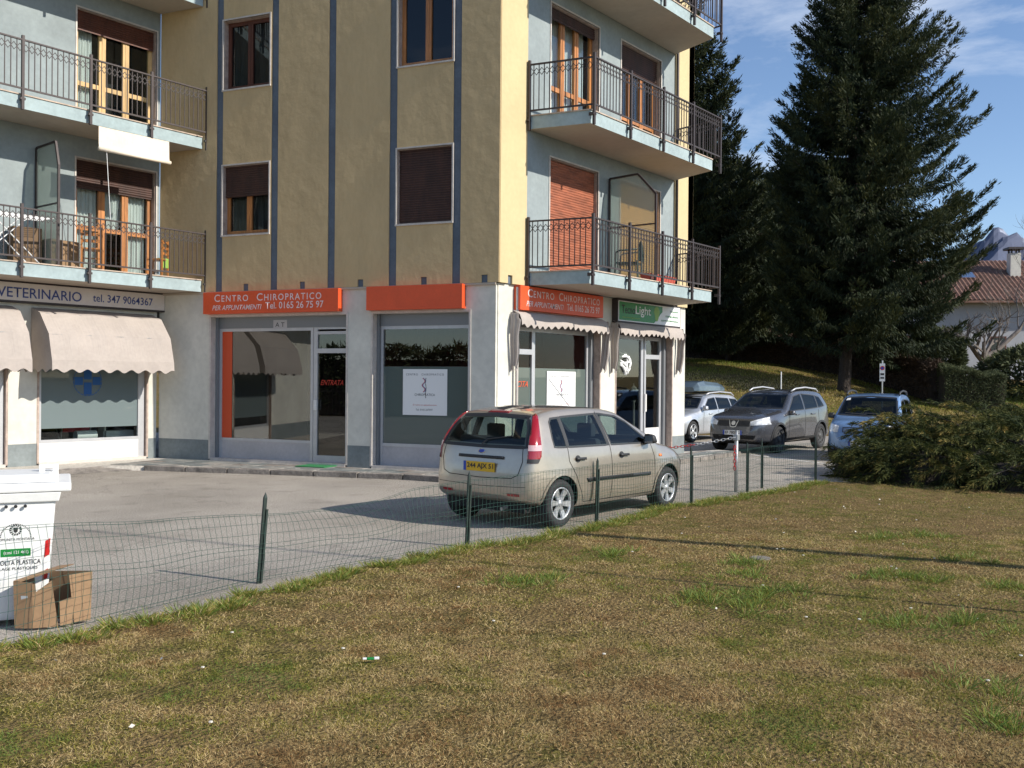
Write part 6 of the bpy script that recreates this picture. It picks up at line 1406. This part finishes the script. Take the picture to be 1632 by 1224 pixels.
for i in range(20):
    for j in range(74):
        o = Vector((-9.6 + j * .3, -.9, 6.0)) + sl_ * (i * .315) + nrm * .02; w, l = .27, .36; a = rt.uniform(-.01, .01)
        tb.add([o + nrm * (.02 + a), o + Vector((w * .5, 0, 0)) + nrm * (.10 + a), o + Vector((w, 0, 0)) + nrm * (.02 + a), o + sl_ * l + nrm * .0, o + sl_ * l + Vector((w * .5, 0, 0)) + nrm * .06, o + sl_ * l + Vector((w, 0, 0))], [(0, 1, 4, 3), (1, 2, 5, 4)])
obj('roof_tiles', tb, 'roof_tile', rf, fix=False, kind='stuff')
mb = MB(); mb.box(1.2, 1.9, 2.2, 2.9, 7.2, 9.6); chm = obj('chimney', mb, 'plaster_white', hs); obj('chimney_cap', MB().box(1.0, 2.1, 2.0, 3.1, 9.85, 10.0).box(1.25, 1.35, 2.25, 2.35, 9.6, 9.85).box(1.75, 1.85, 2.75, 2.85, 9.6, 9.85).box(1.75, 1.85, 2.25, 2.35, 9.6, 9.85).box(1.25, 1.35, 2.75, 2.85, 9.6, 9.85), 'iron_dark', chm)
mb = MB(); o = Vector((-2.6, 1.8, 7.75)); mb.add([o, o + Vector((1.3, 0, 0)), o + Vector((1.3, 0, 0)) + sl_ * .9, o + sl_ * .9, o + nrm * .1, o + Vector((1.3, 0, 0)) + nrm * .1, o + Vector((1.3, 0, 0)) + sl_ * .9 + nrm * .1, o + sl_ * .9 + nrm * .1], [(4, 5, 6, 7), (0, 1, 5, 4), (1, 2, 6, 5), (2, 3, 7, 6), (3, 0, 4, 7)]); obj('roof_window', mb, 'chrome', rf)
for x in (-6.5, -1, 4, 8):
    w_ = obj('window', MB().box(x, x + 1.1, -.05, .02, 2.2, 3.6), 'wood_dark', hs); obj('pane', MB().box(x + .1, x + 1.0, -.06, -.052, 2.3, 3.5), 'glass_dark', w_)
# mountain
def mtn_nodes(nt, b, t):
    g = nt.nodes.new('ShaderNodeNewGeometry'); se = nt.nodes.new('ShaderNodeSeparateXYZ'); nt.links.new(g.outputs['Position'], se.inputs[0]); no = nt.nodes.new('ShaderNodeTexNoise'); no.inputs['Scale'].default_value = .008; no.inputs['Detail'].default_value = 9; nt.links.new(g.outputs['Position'], no.inputs['Vector'])
    ma = nt.nodes.new('ShaderNodeMath'); ma.operation = 'MULTIPLY_ADD'; ma.inputs[1].default_value = 900; nt.links.new(no.outputs[0], ma.inputs[0]); nt.links.new(se.outputs[2], ma.inputs[2]); mr = nt.nodes.new('ShaderNodeMapRange'); mr.inputs['From Min'].default_value = 1085; mr.inputs['From Max'].default_value = 1150; nt.links.new(ma.outputs[0], mr.inputs[0])
    m = nt.nodes.new('ShaderNodeMixRGB'); m.inputs[1].default_value = (.085, .10, .155, 1); m.inputs[2].default_value = (.30, .33, .41, 1); nt.links.new(mr.outputs[0], m.inputs[0]); nt.links.new(m.outputs[0], b.inputs['Base Color'])  # blue of the distant air mixed into the rock and snow colours
mat('mountain_hazed', (.12, .13, .18), .95, nodes=mtn_nodes)
rng = np.random.default_rng(9); na, nr = 220, 60; Vm = []; 
for j in range(nr):
    for i in range(na):
        px_ = 900 + i * 7.4; d = 3300 + j * 26; ridge = np.interp(px_, [900, 1100, 1300, 1480, 1585, 1640, 1750, 1900, 2300, 2700], [200, 260, 320, 430, 640, 600, 540, 600, 420, 300]); tt = math.sin(math.pi * .5 * min(1, j / 30)) if j <= 30 else math.cos((j - 30) / (nr - 31) * 1.4)
        z = ridge * tt * (1 + .03 * math.sin(i * .31 + j * .4) + .018 * math.sin(i * .9 - j * .7) + .006 * rng.normal()) if j else -30
        p = dl(d, px_); Vm.append((p[0], p[1], z))
gi = np.arange(na * nr).reshape(nr, na); me = bpy.data.meshes.new('mountain'); me.from_pydata(Vm, [], np.stack([gi[:-1, :-1], gi[:-1, 1:], gi[1:, 1:], gi[1:, :-1]], -1).reshape(-1, 4).tolist()); me.materials.append(MATS['mountain_hazed']); link('mountain', me, kind='structure')

# ------------------------------------------------------------------ spreading juniper
def juniper():
    rng = np.random.default_rng(31); root = empty('juniper_shrub', (20.2, 3.6, .04), label='wide spreading green and golden juniper in front of the blue car', cat='shrub')
    # mound profile over plan; plumes start inside and reach out/up
    o = np.array([20.2, 3.6]); B_, D_, L_, W_, T_ = [], [], [], [], []; stems = MB()
    cx = [(18.1, 4.8, 1.0), (18.7, 3.9, 1.1), (18.5, 2.6, 1.05), (19.9, 5.1, 1.3), (19.9, 3.6, 1.5), (19.4, 1.6, 1.3), (21.3, 4.3, 1.75), (21.4, 2.6, 1.75), (21.0, .6, 1.55), (19.3, .2, 1.05), (22.6, 3.2, 1.8), (22.6, 1.2, 1.7), (18.6, -1.0, 1.0), (20.6, -1.4, 1.4), (22.4, -1, 1.6), (18.75, 5.85, .7), (18.3, 5.2, .8), (19.0, 5.9, .85), (18.4, 1.1, 1.0), (18.05, 3.4, .85), (20.5, 5.2, 1.45)]
    for (mx_, my_, mh) in cx:
        for k in range(104):
            az = rng.uniform(0, 2 * math.pi); el = rng.uniform(.10, .95); ln = rng.uniform(.6, 1.3) * mh * (.62 if my_ > 5.05 and mx_ < 19.5 else 1.05)
            st = np.array([mx_ + rng.normal(0, .3), my_ + rng.normal(0, .3), rng.uniform(.0, .5) * mh]); az = az if rng.uniform() < .25 else rng.normal(2.7, .75)
            d0 = np.array([math.cos(az) * math.cos(el), math.sin(az) * math.cos(el), math.sin(el)]); nb_ = int(26 * ln); per = 9
            sb = np.repeat(rng.uniform(.1, 1, nb_) ** .8, per); t_ = np.tile(np.linspace(.1, 1, per), nb_); path = st + d0 * (sb * ln)[:, None]; path[:, 2] -= .42 * ln * sb ** 2.2
            tang = unit(d0[None] - np.array([0, 0, 1])[None] * (.42 * 2.2 * sb ** 1.2)[:, None]); sd = unit(np.cross(tang, np.array([0, 0, 1.]))) * np.repeat(rng.choice([-1, 1], nb_), per)[:, None]
            bl = np.repeat(rng.uniform(.14, .38, nb_), per) * (1.15 - sb * .8); bd = unit(tang * .8 + sd * np.repeat(rng.uniform(.05, .55, nb_), per)[:, None] + np.repeat(rng.normal(0, .16, (nb_, 3)), per, 0))
            P = path + bd * (t_ * bl)[:, None]; P[:, 2] -= .12 * bl * t_ ** 2; n = len(P); dd = unit(bd + rng.normal(0, .26, (n, 3))); P[:, 2] = np.maximum(P[:, 2], .02); gold = rng.uniform() < .2
            B_.append(P); D_.append(dd); L_.append(rng.uniform(.05, .11, n)); W_.append(rng.uniform(.007, .014, n)); T_.append(np.clip((.34 if gold else .10) + .38 * sb ** 2 + .26 * t_ + rng.normal(0, .09, n), 0, 1))
            if k % 4 == 0: stems.tube([tuple(st + d0 * a * ln - np.array([0, 0, .42 * ln * a ** 2.2])) for a in (0, .4, .8)], .012, 3, cap=False)
    V, F, T = blades(np.concatenate(B_), np.concatenate(D_), np.concatenate(L_), np.concatenate(W_), np.concatenate(T_), rng, droop=.1)
    V = V - np.array([20.2, 3.6, .04]); o_ = link('foliage', np_mesh('foliage', V, F, 'juniper_needles', T), root); s_ = obj('stems', stems, 'bark', root, fix=False); s_.location = (-20.2, -3.6, -.04)
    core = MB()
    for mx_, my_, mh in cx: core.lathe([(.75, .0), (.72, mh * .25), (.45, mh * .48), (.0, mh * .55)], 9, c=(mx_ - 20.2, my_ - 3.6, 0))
    obj('inner_shade_core', core, 'bark', root, fix=False); return len(F)  # solid dark mounds added for the shade inside the shrub
juniper()

# ------------------------------------------------------------------ lawn grass
def lawn_pts(n, rng, dmin, dmax, lmin=-.56, lmax=.60):
    u = rng.uniform(0, 1, n); d = np.sqrt(dmin**2 + u * (dmax**2 - dmin**2)); l = rng.uniform(lmin, lmax, n) * d; P = np.stack([d * EF[0] + l * ER[0], d * EF[1] + l * ER[1]], 1)
    ok = (P[:, 1] < np.interp(P[:, 0], [e[0] for e in edge], [e[1] for e in edge]) + .05) & (P[:, 0] < 17.6) & (P[:, 0] > -2.9); return P[ok]
def vnoise(P, sc, seed):
    r = np.random.default_rng(seed); G = r.uniform(0, 1, (64, 64)); q = P / sc; i = np.floor(q).astype(int); f = q - i; f = f * f * (3 - 2 * f); a = G[i[:, 0] % 64, i[:, 1] % 64]; b = G[(i[:, 0] + 1) % 64, i[:, 1] % 64]; c_ = G[i[:, 0] % 64, (i[:, 1] + 1) % 64]; d = G[(i[:, 0] + 1) % 64, (i[:, 1] + 1) % 64]
    return (a * (1 - f[:, 0]) + b * f[:, 0]) * (1 - f[:, 1]) + (c_ * (1 - f[:, 0]) + d * f[:, 0]) * f[:, 1]
rng = np.random.default_rng(5); BV, BF, BT = [], [], []; off = 0
def add_blades(P, z, d, ln, w, tone, rng):
    global off
    V, F, T = blades(np.c_[P, z], d, ln, w, tone, rng, droop=.15); BV.append(V); BF.append(F + off); BT.append(T); off += len(V)
for n, d0, d1, w in ((340000, 3.2, 6.5, .0026), (300000, 6.5, 11, .0042), (170000, 11, 24, .0070)):
    P = lawn_pts(n, rng, d0, d1); m = len(P); patch = vnoise(P, .9, 1) * .5 + vnoise(P, .25, 2) * .55 + vnoise(P, 2.6, 3) * .45 + vnoise(P, .11, 6) * .3; fine = vnoise(P, .06, 4)
    keep = (vnoise(P, .16, 9) + .35 * vnoise(P, .05, 12)) > rng.uniform(.15, .85, m); P, patch, fine = P[keep], patch[keep], fine[keep]; m = len(P)
    right = np.clip((P @ ER - .5) / 6, 0, 1) * .16 + np.clip((P @ EF - 6) / 12, 0, 1) * .12
    tone = np.clip(-.60 + patch * 1.10 + right + rng.normal(0, .15, m), 0, 1)
    dirs = unit(np.c_[rng.normal(0, .7, (m, 2)), rng.uniform(.15, 1.0, m)]); add_blades(P, np.full(m, .042), dirs, rng.uniform(.012, .036, m) * (.35 + .8 * fine + .6 * vnoise(P, .2, 14)), w * rng.uniform(.6, 1.3, m), tone, rng)
# longer green tufts
cl = lawn_pts(1000, rng, 3.6, 19); wgt = (cl @ ER > -1) | (rng.uniform(0, 1, len(cl)) < .25); cl = cl[wgt]
ex = np.array([(e[0] + random.uniform(-.1, .1), e[1] - random.uniform(0, .22)) for e in edge for _ in range(7)])
hand = np.array([dl(d, px) for d, px in ((9.7, 980), (8.6, 1190), (7.9, 1190), (7.4, 1220), (7.6, 1100), (9.2, 1180), (8.2, 840), (8.4, 870), (8.0, 1250), (8.7, 1420), (8.5, 1470), (7.0, 1440), (6.9, 1540), (10.8, 1410), (11.0, 1480), (9.6, 1520), (8.2, 1620), (5.4, 1600), (4.9, 1620))])
hand = np.concatenate([hand + RNG.normal(0, .13, hand.shape) for _ in range(9)])
for cs, nb, lh, rad, g0 in ((cl, 16, .06, .05, .62), (ex, 70, .11, .10, .74), (hand, 40, .13, .08, .86)):
    for c_ in cs:
        k = int(nb * rng.uniform(.5, 1.4)); a = rng.uniform(0, 6.28, k); r_ = rng.uniform(0, 1, k) * rad; P = c_[None] + np.stack([np.cos(a), np.sin(a)], 1) * r_[:, None]
        dirs = unit(np.c_[np.cos(a) * rng.uniform(.2, 1.1, k), np.sin(a) * rng.uniform(.2, 1.1, k), rng.uniform(.5, 1.1, k)]); add_blades(P, np.full(k, .03), dirs, rng.uniform(.5, 1.25, k) * lh * rng.uniform(.6, 1.1), .0055, np.clip(g0 + rng.normal(0, .20, k), 0, 1), rng)
link('lawn_grass', np_mesh('lawn_grass', BV, BF, 'grass_blades', np.concatenate(BT)), kind='stuff')
# daisies and pale dead leaves scattered in the grass
P = lawn_pts(110, rng, 4, 16); mb = MB()
for p in P:
    if rng.uniform() < .45: mb.lathe([(0, .072), (.011, .07), (.012, .065)], 6, c=(p[0], p[1], 0))
    else:
        a = rng.uniform(0, 6.28); s_ = rng.uniform(.008, .018); u = np.array((math.cos(a), math.sin(a))) * s_; v = np.array((-math.sin(a), math.cos(a))) * s_ * .5; mb.add([(p[0] - u[0], p[1] - u[1], .066), (p[0] + v[0], p[1] + v[1], .078), (p[0] + u[0], p[1] + u[1], .07), (p[0] - v[0], p[1] - v[1], .062)], [(0, 1, 2, 3)])
mat('petal', (.62, .58, .50), .8); obj('fallen_petals', mb, 'petal', fix=False, kind='stuff')
# hillside grass tufts, coarse
n = 60000; d_ = rng.uniform(34, 60, n); px = rng.uniform(1080, 1640, n); l_ = (px - 816) * d_ / 1538; P = np.stack([d_ * EF[0] + l_ * ER[0], d_ * EF[1] + l_ * ER[1]], 1); zz = hill(P[:, 0], P[:, 1]); ok = zz > .02; P, zz = P[ok], zz[ok]; m = len(P)
V, F, T = blades(np.c_[P, zz - .01], unit(np.c_[rng.normal(0, .5, (m, 2)), np.ones(m)]), rng.uniform(.05, .12, m), .03, np.clip(.35 + vnoise(P, 2.5, 8) * .5 + rng.normal(0, .1, m), 0, 1), rng); link('hillside_grass', np_mesh('hillside_grass', V, F, 'grass_blades', T), kind='stuff')

# ------------------------------------------------------------------ surroundings seen only in the shop windows
hedge('garden_hedge', [(-16, 14), (-15, 34)], 2.2, 3.2, 14000, 'hedge_leaves', 51, 'dark hedge far to the left, outside the photo', size=.4)
gf = empty('railing_fence', (-13, 14, 0), label='grey bar railing far to the left, outside the photo', cat='fence')
mb = MB(); mb.box(-.02, .02, 0, 18, 1.2, 1.25).box(-.02, .02, 0, 18, .15, .2); obj('rail', mb, 'iron', gf)
mb = MB()
for k in range(100): mb.box(-.01, .01, k * .18, k * .18 + .02, .2, 1.2)
obj('bars', mb, 'iron', gf, kind='stuff')
